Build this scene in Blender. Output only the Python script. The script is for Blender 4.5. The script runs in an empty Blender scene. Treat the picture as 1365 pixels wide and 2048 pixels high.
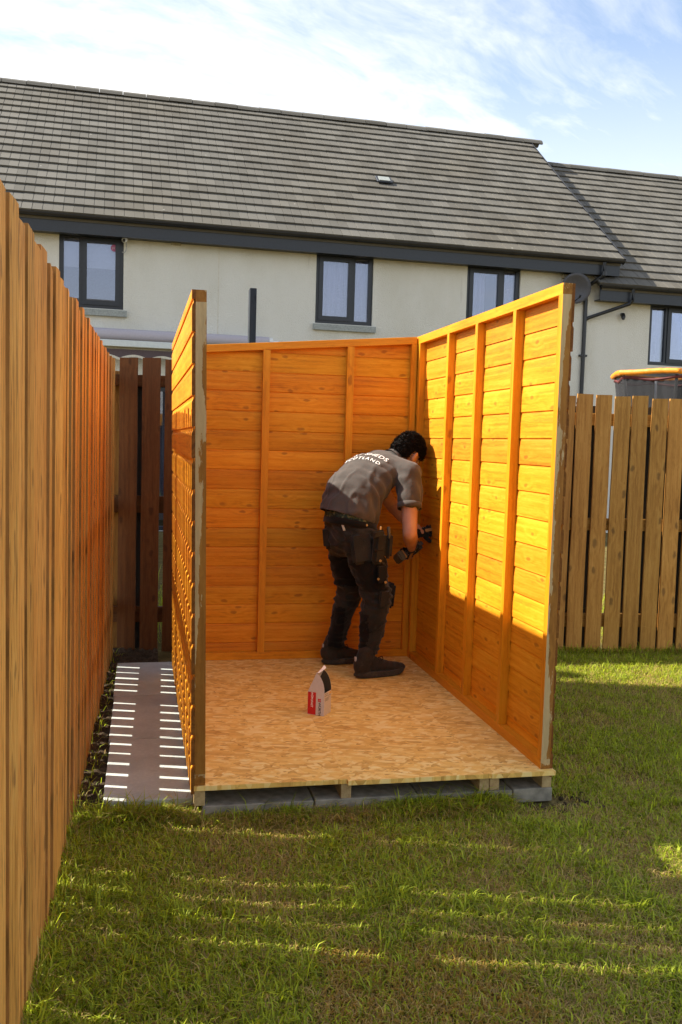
import bpy, bmesh, math, random
import numpy as np
from mathutils import Vector, Matrix, noise
from mathutils.bvhtree import BVHTree

R = math.radians
SC = bpy.context.scene
COL = SC.collection

# ------------------------------------------------------------------ camera
CAM_POS = Vector((-0.182, -3.5954, 1.3776))
YAW, PITCH, ROLL = 0.2082, 0.07498, 0.028
fwd = Vector((math.sin(YAW) * math.cos(PITCH), math.cos(YAW) * math.cos(PITCH), -math.sin(PITCH)))
rgt = Vector((math.cos(YAW), -math.sin(YAW), 0))
upv = rgt.cross(fwd)
cr = rgt * math.cos(ROLL) + upv * math.sin(ROLL)
cu = upv * math.cos(ROLL) - rgt * math.sin(ROLL)
cam = bpy.data.cameras.new('camera')
cam.sensor_fit = 'HORIZONTAL'
cam.sensor_width = 36.0
cam.lens = 36.0 * 1837.34 / 1365.0
cam.clip_start = 0.05
cam.clip_end = 2000
cam_o = bpy.data.objects.new('camera', cam)
COL.objects.link(cam_o)
m = Matrix((cr, cu, -fwd)).transposed().to_4x4()
m.translation = CAM_POS
cam_o.matrix_world = m
SC.camera = cam_o

# ------------------------------------------------------------------ light
SUN_DIR = Vector((1.0, -0.29, -0.927)).normalized()      # the way the light travels
SUN_ELEV = math.asin(-SUN_DIR.z)
SUN_AZ = math.atan2(-SUN_DIR.x, -SUN_DIR.y)              # clockwise from +Y
SUN_STRENGTH = 2.1
SKY_STRENGTH = 0.05
CLOUD = 6.0
EXPOSURE = 2.35
sun = bpy.data.lights.new('sun', 'SUN')
sun.energy = SUN_STRENGTH
sun.angle = R(0.53)
sun.color = (1.0, 0.93, 0.80)
sun_o = bpy.data.objects.new('sun', sun)
COL.objects.link(sun_o)
sun_o.rotation_euler = SUN_DIR.to_track_quat('-Z', 'Y').to_euler()
sun_o.location = (-8, 4, 9)

world = bpy.data.worlds.new('World')
SC.world = world
world.use_nodes = True
SC.view_settings.view_transform = 'Standard'
SC.view_settings.look = 'None'
SC.view_settings.exposure = EXPOSURE
SC.view_settings.gamma = 1.0
SC.view_settings.use_curve_mapping = False


# ------------------------------------------------------------------ node helpers
class NT:
    def __init__(self, tree):
        self.t = tree
        tree.nodes.clear()

    def n(self, typ, **kw):
        nd = self.t.nodes.new(typ)
        for k, v in kw.items():
            if k == 'ins':
                for kk, vv in v.items():
                    self.set(nd, kk, vv)
            else:
                setattr(nd, k, v)
        return nd

    def set(self, nd, key, v):
        s = nd.inputs[key]
        if hasattr(v, 'outputs'):
            v = v.outputs[0]
        if isinstance(v, bpy.types.NodeSocket):
            self.t.links.new(v, s)
        else:
            if s.type == 'RGBA' and not isinstance(v, (float, int)) and len(v) == 3:
                v = (*v, 1)
            s.default_value = v

    def math(self, op, a, b=0.0, c=None, clamp=False):
        nd = self.n('ShaderNodeMath', operation=op, use_clamp=clamp)
        self.set(nd, 0, a)
        self.set(nd, 1, b)
        if c is not None:
            self.set(nd, 2, c)
        return nd.outputs[0]

    def vmath(self, op, a, b=(0, 0, 0)):
        nd = self.n('ShaderNodeVectorMath', operation=op)
        self.set(nd, 0, a)
        if op == 'SCALE':
            self.set(nd, 'Scale', b)
        else:
            self.set(nd, 1, b)
        return nd.outputs[0]

    def sstep(self, v, a, b):
        nd = self.n('ShaderNodeMapRange', interpolation_type='SMOOTHSTEP')
        self.set(nd, 0, v)
        self.set(nd, 1, a)
        self.set(nd, 2, b)
        return nd.outputs[0]

    def mix(self, f, a, b, blend='MIX'):
        nd = self.n('ShaderNodeMix', data_type='RGBA', blend_type=blend)
        self.set(nd, 0, f)
        self.set(nd, 6, a)
        self.set(nd, 7, b)
        return nd.outputs[2]

    def noise(self, vec, scale, detail=3.0, rough=0.5, out=0):
        nd = self.n('ShaderNodeTexNoise')
        self.set(nd, 'Vector', vec)
        self.set(nd, 'Scale', scale)
        self.set(nd, 'Detail', detail)
        self.set(nd, 'Roughness', rough)
        return nd.outputs[out]

    def voro(self, vec, scale, feature='F1', out=0):
        nd = self.n('ShaderNodeTexVoronoi', feature=feature)
        self.set(nd, 'Vector', vec)
        self.set(nd, 'Scale', scale)
        return nd

    def ramp(self, f, stops):
        nd = self.n('ShaderNodeValToRGB')
        el = nd.color_ramp.elements
        while len(el) < len(stops):
            el.new(0.5)
        for e, (p, c) in zip(el, stops):
            e.position = p
            e.color = (*c, 1)
        self.set(nd, 0, f)
        return nd.outputs[0]

    def sep(self, v):
        nd = self.n('ShaderNodeSeparateXYZ')
        self.set(nd, 0, v)
        return nd.outputs

    def comb(self, x, y, z):
        nd = self.n('ShaderNodeCombineXYZ')
        for i, q in enumerate((x, y, z)):
            self.set(nd, i, q)
        return nd.outputs[0]


def newmat(name):
    mt = bpy.data.materials.new(name)
    mt.use_nodes = True
    return mt, NT(mt.node_tree)


def finish(nt, color, rough=0.6, bump=None, bstr=0.2, bdist=0.01, metal=0.0, spec=0.5, shader=None, extra=None):
    out = nt.n('ShaderNodeOutputMaterial')
    p = nt.n('ShaderNodeBsdfPrincipled')
    nt.set(p, 'Base Color', color)
    nt.set(p, 'Roughness', rough)
    nt.set(p, 'Metallic', metal)
    nt.set(p, 'Specular IOR Level', spec)
    if bump is not None:
        b = nt.n('ShaderNodeBump')
        nt.set(b, 'Strength', bstr)
        nt.set(b, 'Distance', bdist)
        nt.set(b, 'Height', bump)
        nt.set(p, 'Normal', b.outputs[0])
    if extra:
        for k, v in extra.items():
            nt.set(p, k, v)
    nt.t.links.new(p.outputs[0], out.inputs[0])
    return p


def plain(name, color, rough=0.55, nscale=40.0, var=0.15, bstr=0.1, metal=0.0, spec=0.5, bdist=0.003):
    """even paint or plastic with slight mottling"""
    mt, nt = newmat(name)
    tc = nt.n('ShaderNodeTexCoord').outputs['Object']
    nz = nt.noise(tc, nscale, 4)
    lo = tuple(c * (1 - var) for c in color)
    hi = tuple(min(1, c * (1 + var)) for c in color)
    c = nt.ramp(nz, [(0.3, lo), (0.7, hi)])
    finish(nt, c, rough, nz, bstr, bdist, metal, spec)
    return mt


def wood(name, dark, mid, light, knotc, rough=0.6, grain=1.0, kscale=1.0, kgate=0.55, hue=0.10, val=0.25, bstr=0.25, spec=0.3, peel=None, streak=0.0, knot_str=0.55):
    """timber with the grain along local X"""
    mt, nt = newmat(name)
    tc = nt.n('ShaderNodeTexCoord').outputs['Object']
    rnd = nt.n('ShaderNodeObjectInfo').outputs['Random']
    off = nt.comb(nt.math('MULTIPLY', rnd, 37.3), nt.math('MULTIPLY', rnd, 91.7), nt.math('MULTIPLY', rnd, 53.1))
    P = nt.vmath('ADD', tc, off)
    pk = nt.sep(P)
    kv = nt.comb(nt.math('MULTIPLY', pk[0], 4.2 * kscale), nt.math('MULTIPLY', nt.math('ADD', pk[1], pk[2]), 9.0 * kscale), 0.0)
    wob = nt.noise(P, 14.0, 2, 0.5, out=1)
    kv = nt.vmath('ADD', kv, nt.vmath('SCALE', wob, 0.25))
    vo = nt.voro(kv, 1.0)
    vo.voronoi_dimensions = '2D'
    d = vo.outputs['Distance']
    gate = nt.math('GREATER_THAN', nt.sep(vo.outputs['Color'])[0], kgate)
    km = nt.math('MULTIPLY', nt.sstep(d, 0.13, 0.05), gate)
    ring = nt.math('MULTIPLY', nt.sstep(d, 0.55, 0.0), gate)
    lowv = nt.noise(nt.vmath('MULTIPLY', P, (0.7, 5, 5)), 1.0, 2)
    xyz = nt.sep(P)
    phase = nt.math('ADD', nt.math('MULTIPLY', nt.math('ADD', xyz[2], xyz[1]), 150.0 * grain), nt.math('MULTIPLY', lowv, 9.0))
    phase = nt.math('ADD', phase, nt.math('MULTIPLY', ring, 7.0))
    rings = nt.math('MULTIPLY_ADD', nt.math('SINE', phase), 0.5, 0.5)
    gv = nt.vmath('MULTIPLY', P, (3.0, 110 * grain, 110 * grain))
    gv = nt.vmath('ADD', gv, nt.vmath('SCALE', wob, 1.6))
    fine = nt.noise(gv, 1.0, 4, 0.6)
    g = nt.math('ADD', nt.math('MULTIPLY', fine, 0.72), nt.math('MULTIPLY', rings, 0.10))
    big = nt.noise(nt.vmath('MULTIPLY', P, (2.5, 9, 9)), 1.0, 3)
    g = nt.math('ADD', g, nt.math('MULTIPLY_ADD', big, 0.45, -0.14))
    c = nt.ramp(g, [(0.22, dark), (0.47, mid), (0.75, light)])
    if streak:
        sv = nt.noise(nt.vmath('MULTIPLY', P, (4.5, 60, 60)), 1.0, 5, 0.6)
        c = nt.mix(nt.math('MULTIPLY', nt.sstep(sv, 0.545, 0.62), streak), c, tuple(q * 0.35 for q in dark))
    c = nt.mix(nt.math('MULTIPLY', nt.sstep(d, 0.30, 0.12), nt.math('MULTIPLY', gate, 0.18)), c, light)
    c = nt.mix(nt.math('MULTIPLY', km, knot_str), c, knotc)
    hsv = nt.n('ShaderNodeHueSaturation')
    nt.set(hsv, 'Hue', nt.math('MULTIPLY_ADD', rnd, hue * 0.1, 0.5 - hue * 0.05))
    r2 = nt.math('FRACT', nt.math('MULTIPLY', rnd, 7.77))
    nt.set(hsv, 'Value', nt.math('MULTIPLY_ADD', r2, val, 1.0 - val * 0.5))
    nt.set(hsv, 'Color', c)
    c = hsv.outputs[0]
    if peel:
        pv = nt.vmath('MULTIPLY', P, (peel[1], 16, 16))
        pm = nt.math('MULTIPLY_ADD', nt.noise(pv, 1.0, 7, 0.68), 2.0, -0.5)
        lz = nt.sep(tc)
        pm = nt.math('ADD', pm, nt.math('MULTIPLY_ADD', lz[2], peel[3], -0.021 * peel[3]))
        pm = nt.math('ADD', pm, nt.math('MULTIPLY_ADD', lz[0], peel[4], -0.9 * peel[4]))
        pm = nt.sstep(pm, peel[2], peel[2] + 0.025)
        raw = nt.ramp(fine, [(0.3, tuple(q * 0.75 for q in peel[0])), (0.7, peel[0])])
        c = nt.mix(pm, c, raw)
    finish(nt, c, rough, g, bstr, 0.004, spec=spec)
    return mt


# ------------------------------------------------------------------ world sky
w = NT(world.node_tree)
wo = w.n('ShaderNodeOutputWorld')
bg = w.n('ShaderNodeBackground')
sky = w.n('ShaderNodeTexSky', sky_type='NISHITA')
sky.sun_disc = False
sky.sun_elevation = SUN_ELEV
sky.sun_rotation = SUN_AZ
sky.air_density = 1.0
sky.dust_density = 0.6
sky.ozone_density = 1.0
dirv = w.n('ShaderNodeTexCoord').outputs['Generated']
sx = w.sep(dirv)
den = w.math('ADD', w.math('ABSOLUTE', sx[2]), 0.22)
px = w.math('DIVIDE', sx[0], den)
py = w.math('DIVIDE', sx[1], den)
ca, sa = math.cos(R(28)), math.sin(R(28))
qx = w.math('ADD', w.math('MULTIPLY', px, ca), w.math('MULTIPLY', py, sa))
qy = w.math('SUBTRACT', w.math('MULTIPLY', py, ca), w.math('MULTIPLY', px, sa))
cv = w.comb(w.math('MULTIPLY_ADD', qx, 0.8, 15.8), w.math('MULTIPLY_ADD', qy, 1.5, 32.0), 0.3)
wr = w.noise(cv, 1.6, 3, 0.5, out=1)
cv2 = w.vmath('ADD', cv, w.vmath('SCALE', wr, 0.45))
n1 = w.noise(cv2, 0.7, 8, 0.58)
n2 = w.noise(cv2, 6.0, 6, 0.65)
cl = w.math('ADD', n1, w.math('MULTIPLY_ADD', n2, 0.22, -0.11))
mask = w.sstep(cl, 0.385, 0.66)
haze = w.sstep(sx[2], 0.46, 0.12)
mask = w.math('MAXIMUM', mask, w.math('MULTIPLY', haze, 0.6))
mask = w.math('MULTIPLY_ADD', mask, 0.93, 0.04)
ccol = w.mix(n2, (CLOUD * 1.00, CLOUD * 0.98, CLOUD * 0.95), (CLOUD * 1.07, CLOUD * 1.04, CLOUD * 0.98))
skyc = w.mix(mask, sky.outputs[0], ccol)
w.set(bg, 'Color', skyc)
w.set(bg, 'Strength', SKY_STRENGTH)
world.node_tree.links.new(bg.outputs[0], wo.inputs[0])


# ------------------------------------------------------------------ object helpers
def link(o, parent=None):
    COL.objects.link(o)
    if parent is not None:
        o.parent = parent
    return o


def tag(o, label=None, cat=None, group=None, kind=None):
    if label:
        o['label'] = label
    if cat:
        o['category'] = cat
    if group:
        o['group'] = group
    if kind:
        o['kind'] = kind
    return o


def empty(name, loc=(0, 0, 0), rot=(0, 0, 0)):
    o = bpy.data.objects.new(name, None)
    o.empty_display_size = 0.1
    o.location = loc
    o.rotation_euler = rot
    return link(o)


class MB:
    """collects boxes, prisms, tubes; build() links ONE mesh object"""
    def __init__(self):
        self.v, self.f, self.mi = [], [], []

    def add(self, vs, fs, mi=0):
        b = len(self.v)
        self.v += [tuple(q) for q in vs]
        self.f += [tuple(b + i for i in q) for q in fs]
        self.mi += [mi] * len(fs) if isinstance(mi, int) else list(mi)
        return self

    def box(self, a, b, mi=0, M=None):
        x0, y0, z0 = a
        x1, y1, z1 = b
        vs = [Vector(q) for q in ((x0, y0, z0), (x1, y0, z0), (x1, y1, z0), (x0, y1, z0), (x0, y0, z1), (x1, y0, z1), (x1, y1, z1), (x0, y1, z1))]
        if M is not None:
            vs = [M @ q for q in vs]
        return self.add(vs, [(0, 3, 2, 1), (4, 5, 6, 7), (0, 1, 5, 4), (1, 2, 6, 5), (2, 3, 7, 6), (3, 0, 4, 7)], mi)

    def prism(self, poly, axis, a, b, mi=0, M=None):
        """poly = 2D points; extruded along axis from a to b"""
        def mk(u, w_, t):
            return {'x': (t, u, w_), 'y': (u, t, w_), 'z': (u, w_, t)}[axis]
        n = len(poly)
        vs = [Vector(mk(u, w_, a)) for u, w_ in poly] + [Vector(mk(u, w_, b)) for u, w_ in poly]
        if M is not None:
            vs = [M @ q for q in vs]
        fs = [tuple(range(n))[::-1], tuple(range(n, 2 * n))] + [(i, (i + 1) % n, n + (i + 1) % n, n + i) for i in range(n)]
        return self.add(vs, fs, mi)

    def tube(self, pts, rad, seg=8, cap=True, mi=0):
        pts = [Vector(p) for p in pts]
        rads = rad if isinstance(rad, (list, tuple)) else [rad] * len(pts)
        vs, fs = [], []
        ref = Vector((0, 0, 1))
        for i, p in enumerate(pts):
            t = (pts[min(i + 1, len(pts) - 1)] - pts[max(i - 1, 0)]).normalized()
            s = t.cross(ref)
            if s.length < 0.05:
                s = t.cross(Vector((1, 0, 0)))
            s.normalize()
            u = s.cross(t)
            for k in range(seg):
                a = 2 * math.pi * k / seg
                vs.append(p + (s * math.cos(a) + u * math.sin(a)) * rads[i])
        for i in range(len(pts) - 1):
            for k in range(seg):
                k2 = (k + 1) % seg
                fs.append((i * seg + k, i * seg + k2, (i + 1) * seg + k2, (i + 1) * seg + k))
        if cap:
            fs.append(tuple(range(seg))[::-1])
            fs.append(tuple((len(pts) - 1) * seg + k for k in range(seg)))
        return self.add(vs, fs, mi)

    def mesh(self, name, mats=()):
        me = bpy.data.meshes.new(name)
        me.from_pydata(self.v, [], self.f)
        for mt in (mats if isinstance(mats, (list, tuple)) else [mats]):
            me.materials.append(mt)
        if any(self.mi):
            me.polygons.foreach_set('material_index', self.mi)
        bm = bmesh.new()
        bm.from_mesh(me)
        bmesh.ops.recalc_face_normals(bm, faces=bm.faces)
        bm.to_mesh(me)
        bm.free()
        me.update()
        return me

    def build(self, name, mats, parent=None, loc=None, rot=None, smooth=False, bevel=0.0):
        me = self.mesh(name, mats)
        if bevel:
            bm = bmesh.new()
            bm.from_mesh(me)
            bmesh.ops.bevel(bm, geom=list(bm.edges), offset=bevel, segments=1, affect='EDGES', clamp_overlap=True)
            bm.to_mesh(me)
            bm.free()
        if smooth:
            me.polygons.foreach_set('use_smooth', [True] * len(me.polygons))
            me.set_sharp_from_angle(angle=R(40))
        o = bpy.data.objects.new(name, me)
        if loc is not None:
            o.location = loc
        if rot is not None:
            o.rotation_euler = rot
        return link(o, parent)


def inst(name, me, parent=None, loc=(0, 0, 0), rot=(0, 0, 0), scale=(1, 1, 1)):
    o = bpy.data.objects.new(name, me)
    o.location = loc
    o.rotation_euler = rot
    o.scale = scale
    return link(o, parent)


rng = random.Random(11)
G = -0.14            # lawn level; the shed floor's top is z = 0

# ------------------------------------------------------------------ materials
M = {}
M['shed'] = wood('stained_shiplap', (0.43, 0.135, 0.003), (0.67, 0.252, 0.005), (0.79, 0.360, 0.022), (0.22, 0.055, 0.003), 0.6, 1.0, 1.15, 0.58, 0.12, 0.26, 0.25)
M['shed_frame'] = wood('stained_framing', (0.46, 0.155, 0.003), (0.68, 0.260, 0.006), (0.78, 0.345, 0.018), (0.20, 0.05, 0.003), 0.5, 0.8, 0.8, 0.62, 0.06, 0.14, 0.15)
M['peeled'] = wood('stained_edge_with_bare_patches', (0.17, 0.065, 0.008), (0.27, 0.11, 0.014), (0.36, 0.17, 0.03), (0.12, 0.05, 0.01), 0.65, 0.7, 0.8, 0.7, 0.05, 0.1, 0.25, peel=((0.55, 0.40, 0.20), 2.6, 0.55, 12.0, 0.24))
M['peeled_pale'] = wood('bare_edge_with_stain_runs', (0.20, 0.08, 0.01), (0.30, 0.13, 0.02), (0.40, 0.19, 0.03), (0.14, 0.06, 0.01), 0.65, 0.7, 0.8, 0.7, 0.05, 0.1, 0.25, peel=((0.56, 0.41, 0.21), 2.6, 0.50, 12.0, -0.06))
M['fence'] = wood('larch_fence_board', (0.32, 0.120, 0.018), (0.63, 0.30, 0.060), (0.78, 0.45, 0.12), (0.13, 0.045, 0.010), 0.7, 1.3, 0.8, 0.60, 0.08, 0.34, 0.5, streak=0.6)
M['end_grain'] = wood('stained_end_grain', (0.10, 0.035, 0.006), (0.17, 0.062, 0.010), (0.25, 0.10, 0.018), (0.06, 0.02, 0.005), 0.8)
M['fence_edge'] = wood('shade_toned_sawn_edge', (0.16, 0.072, 0.018), (0.30, 0.145, 0.038), (0.40, 0.21, 0.065), (0.08, 0.03, 0.01), 0.8)  # sawn board edges toned darker, standing in for shade in the gaps
M['fence_brown'] = wood('treated_fence_board', (0.24, 0.105, 0.020), (0.42, 0.200, 0.042), (0.56, 0.30, 0.075), (0.05, 0.022, 0.01), 0.75, 0.8, 0.8, 0.45, 0.08, 0.30, 0.35)
M['fence_dark'] = wood('dark_stained_fence_board', (0.075, 0.028, 0.007), (0.125, 0.048, 0.012), (0.18, 0.075, 0.02), (0.04, 0.014, 0.005), 0.7, 0.8, 0.8, 0.45, 0.06, 0.20, 0.3)
M['joist'] = wood('treated_joist', (0.28, 0.19, 0.09), (0.42, 0.30, 0.15), (0.52, 0.40, 0.22), (0.2, 0.1, 0.04), 0.75, 0.8, 1.0, 0.8)
M['anthracite'] = plain('anthracite_paint', (0.013, 0.017, 0.025), 0.38, 30, 0.2, 0.05)
M['anthracite_wood'] = wood('anthracite_timber', (0.018, 0.022, 0.028), (0.028, 0.034, 0.042), (0.04, 0.046, 0.055), (0.01, 0.012, 0.015), 0.7)
M['gutter'] = plain('black_gutter_plastic', (0.010, 0.011, 0.014), 0.35, 30, 0.2, 0.03)
M['sill'] = plain('grey_cast_sill', (0.30, 0.32, 0.30), 0.8, 60, 0.25, 0.2)
M['white_plastic'] = plain('white_plastic', (0.75, 0.75, 0.72), 0.4, 20, 0.05, 0.02)
M['cable'] = plain('grey_cable', (0.35, 0.35, 0.34), 0.5)
M['room'] = plain('dim_room_plaster', (0.30, 0.29, 0.33), 0.9)
M['blind'] = plain('white_roller_blind', (0.78, 0.78, 0.76), 0.9, 20, 0.04, 0.02)
M['curtain'] = plain('lilac_voile_curtain', (0.62, 0.58, 0.66), 0.95, 30, 0.08, 0.05)
M['dish'] = plain('dark_grey_dish', (0.06, 0.06, 0.07), 0.5)
M['sticker'] = plain('faded_pink_sticker', (0.42, 0.10, 0.22), 0.6, 40, 0.1, 0.0)
M['sticker_print'] = plain('faded_white_print', (0.62, 0.50, 0.58), 0.6)
M['beige'] = plain('beige_block', (0.35, 0.31, 0.22), 0.8)
M['awning_cover'] = plain('grey_awning_cloth', (0.44, 0.40, 0.43), 0.7, 60, 0.06, 0.1)
M['awning_bar'] = plain('pale_awning_bar', (0.62, 0.66, 0.64), 0.4, 30, 0.05, 0.02)
M['awning_cloth'] = plain('plum_grey_valance', (0.10, 0.072, 0.075), 0.9, 80, 0.15, 0.2)
M['trim'] = plain('cream_trim', (0.62, 0.58, 0.48), 0.8)
M['orange_pad'] = plain('orange_foam_sleeve', (0.80, 0.27, 0.012), 0.5, 60, 0.12, 0.2, bdist=0.01)
M['pad_red'] = plain('dark_red_band', (0.12, 0.02, 0.018), 0.7)
M['steel'] = plain('galvanised_tube', (0.62, 0.62, 0.62), 0.35, 40, 0.1, 0.05, metal=0.3)
M['foam'] = plain('black_foam', (0.02, 0.02, 0.022), 0.9)
M['nail'] = plain('nail_head', (0.10, 0.09, 0.08), 0.45, 20, 0.2, 0.0, metal=0.7)


def mat_wall():
    mt, nt = newmat('cream_dry_dash_render')
    tc = nt.n('ShaderNodeTexCoord').outputs['Object']
    vo = nt.voro(tc, 55.0)
    n1 = nt.noise(tc, 120, 3, 0.6)
    n2 = nt.noise(nt.vmath('MULTIPLY', tc, (1.2, 1.2, 0.5)), 1.0, 5, 0.6)
    c = nt.ramp(n1, [(0.3, (0.58, 0.56, 0.49)), (0.55, (0.73, 0.715, 0.645)), (0.75, (0.80, 0.785, 0.72))])
    c = nt.mix(nt.math('MULTIPLY', nt.sstep(vo.outputs['Distance'], 0.16, 0.08), 0.55), c, (0.30, 0.26, 0.18))
    c = nt.mix(nt.sstep(n2, 0.35, 0.75), c, nt.mix(1.0, c, (0.88, 0.87, 0.83), 'MULTIPLY'))
    sv = nt.noise(nt.vmath('MULTIPLY', tc, (14, 14, 0.9)), 1.0, 2)
    c = nt.mix(nt.math('MULTIPLY', nt.sstep(sv, 0.70, 0.80), 0.30), c, (0.36, 0.33, 0.25))
    h = nt.math('ADD', vo.outputs['Distance'], n1)
    finish(nt, c, 0.92, h, 0.55, 0.010, spec=0.2)
    return mt


def mat_tile():
    mt, nt = newmat('grey_concrete_roof_tile')
    geo = nt.n('ShaderNodeNewGeometry')
    rnd = nt.n('ShaderNodeObjectInfo').outputs['Random']
    isl = geo.outputs['Random Per Island']
    r = nt.math('FRACT', nt.math('ADD', nt.math('MULTIPLY', rnd, 13.7), nt.math('MULTIPLY', isl, 9.1)))
    pos = geo.outputs['Position']
    n1 = nt.noise(pos, 60, 4, 0.65)
    n2 = nt.noise(pos, 0.55, 4, 0.6)
    c = nt.ramp(r, [(0.0, (0.100, 0.093, 0.079)), (0.5, (0.120, 0.112, 0.096)), (1.0, (0.140, 0.131, 0.113))])
    c = nt.mix(nt.sstep(n1, 0.35, 0.75), c, nt.mix(1.0, c, (1.15, 1.15, 1.13), 'MULTIPLY'))
    c = nt.mix(nt.sstep(n2, 0.4, 0.7), c, nt.mix(1.0, c, (0.92, 0.89, 0.84), 'MULTIPLY'))
    sp = nt.voro(pos, 3.2)
    g = nt.math('GREATER_THAN', nt.sep(sp.outputs['Color'])[1], 0.86)
    c = nt.mix(nt.math('MULTIPLY', nt.math('MULTIPLY', nt.sstep(sp.outputs['Distance'], 0.075, 0.045), g), 0.7), c, (0.45, 0.43, 0.38))
    finish(nt, c, 0.85, n1, 0.3, 0.004, spec=0.25)
    return mt


def mat_osb():
    mt, nt = newmat('oriented_strand_board')
    tc = nt.n('ShaderNodeTexCoord').outputs['Object']
    wob = nt.vmath('SCALE', nt.noise(tc, 6.0, 2, 0.5, out=1), 0.010)
    base = nt.vmath('ADD', tc, wob)
    vals, gates = [], []
    for i, (ang, sx_, sy_) in enumerate(((14, 17, 50), (-40, 18, 52), (70, 19, 50), (-12, 26, 95), (38, 16, 44))):
        mp = nt.n('ShaderNodeMapping')
        nt.set(mp, 'Vector', base)
        mp.inputs['Rotation'].default_value = (0, 0, R(ang))
        mp.inputs['Location'].default_value = (i * 3.7, i * 1.9, 0)
        sv_ = nt.vmath('MULTIPLY', mp.outputs[0], (sx_, sy_, 8))
        vo = nt.voro(sv_, 1.0)
        cc = nt.sep(vo.outputs['Color'])
        fib = nt.noise(nt.vmath('MULTIPLY', sv_, (0.8, 6, 1)), 1.0, 3)
        edge = nt.sstep(vo.outputs['Distance'], 0.62, 0.38)
        v = nt.math('ADD', nt.math('MULTIPLY', cc[0], 0.62), nt.math('MULTIPLY_ADD', fib, 0.30, 0.06))
        v = nt.math('ADD', v, nt.math('MULTIPLY_ADD', edge, 0.11, -0.08))
        vals.append(v)
        gates.append(nt.math('GREATER_THAN', cc[1], (0.45, 0.5, 0.55, 0.6, 0.0)[i]))
    v = vals[4]
    for i in (3, 2, 1, 0):
        mx = nt.n('ShaderNodeMix', data_type='FLOAT')
        nt.set(mx, 0, gates[i])
        nt.set(mx, 2, v)
        nt.set(mx, 3, vals[i])
        v = mx.outputs[0]
    c = nt.ramp(v, [(0.06, (0.28, 0.125, 0.025)), (0.18, (0.64, 0.38, 0.09)), (0.50, (0.86, 0.57, 0.15)), (0.85, (0.92, 0.74, 0.32))])
    big = nt.noise(tc, 2.2, 3)
    c = nt.mix(nt.sstep(big, 0.4, 0.7), c, nt.mix(1.0, c, (0.92, 0.86, 0.76), 'MULTIPLY'))
    finish(nt, c, 0.6, v, 0.25, 0.002, spec=0.35)
    return mt


def mat_slab():
    mt, nt = newmat('grey_concrete_slab')
    tc = nt.n('ShaderNodeTexCoord').outputs['Object']
    rnd = nt.n('ShaderNodeObjectInfo').outputs['Random']
    P = nt.vmath('ADD', tc, nt.comb(nt.math('MULTIPLY', rnd, 9.0), 0, 0))
    n1 = nt.noise(P, 70, 5, 0.6)
    n2 = nt.noise(P, 3.5, 4, 0.6)
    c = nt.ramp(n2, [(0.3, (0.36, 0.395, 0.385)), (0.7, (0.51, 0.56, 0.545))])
    c = nt.mix(nt.sstep(n1, 0.4, 0.8), c, nt.mix(1.0, c, (1.18, 1.16, 1.12), 'MULTIPLY'))
    st = nt.noise(nt.vmath('MULTIPLY', P, (3, 10, 1)), 1.0, 6, 0.65)
    c = nt.mix(nt.math('MULTIPLY', nt.sstep(st, 0.60, 0.78), 0.45), c, (0.14, 0.095, 0.06))
    finish(nt, c, 0.9, n1, 0.2, 0.003, spec=0.2)
    return mt


def mat_ground(name, cols, scale=9.0, bump=0.6):
    mt, nt = newmat(name)
    tc = nt.n('ShaderNodeTexCoord').outputs['Object']
    n1 = nt.noise(tc, scale, 6, 0.7)
    n2 = nt.noise(tc, scale * 9, 4, 0.7)
    c = nt.ramp(nt.math('ADD', nt.math('MULTIPLY', n1, 0.6), nt.math('MULTIPLY', n2, 0.4)), [(0.3, cols[0]), (0.5, cols[1]), (0.7, cols[2])])
    finish(nt, c, 1.0, n2, bump, 0.02, spec=0.05)
    return mt


def mat_glass():
    mt, nt = newmat('window_glass')
    out = nt.n('ShaderNodeOutputMaterial')
    fr = nt.n('ShaderNodeFresnel')
    nt.set(fr, 'IOR', 1.75)
    gl = nt.n('ShaderNodeBsdfGlossy')
    nt.set(gl, 'Roughness', 0.0)
    nt.set(gl, 'Color', (0.80, 0.86, 1.0))
    tr = nt.n('ShaderNodeBsdfTransparent')
    nt.set(tr, 'Color', (0.80, 0.82, 0.90))
    mx = nt.n('ShaderNodeMixShader')
    nt.set(mx, 0, nt.math('MULTIPLY_ADD', fr.outputs[0], 1.2, 0.06, clamp=True))
    nt.t.links.new(tr.outputs[0], mx.inputs[1])
    nt.t.links.new(gl.outputs[0], mx.inputs[2])
    nt.t.links.new(mx.outputs[0], out.inputs[0])
    return mt


def mat_net():
    mt, nt = newmat('black_safety_net')
    out = nt.n('ShaderNodeOutputMaterial')
    d = nt.n('ShaderNodeBsdfDiffuse')
    nt.set(d, 'Color', (0.045, 0.045, 0.048))
    tr = nt.n('ShaderNodeBsdfTransparent')
    mx = nt.n('ShaderNodeMixShader')
    tc = nt.n('ShaderNodeTexCoord').outputs['Object']
    nt.set(mx, 0, nt.math('MULTIPLY_ADD', nt.noise(tc, 3.0, 3), 0.3, 0.68, clamp=True))
    nt.t.links.new(tr.outputs[0], mx.inputs[1])
    nt.t.links.new(d.outputs[0], mx.inputs[2])
    nt.t.links.new(mx.outputs[0], out.inputs[0])
    return mt


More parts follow.
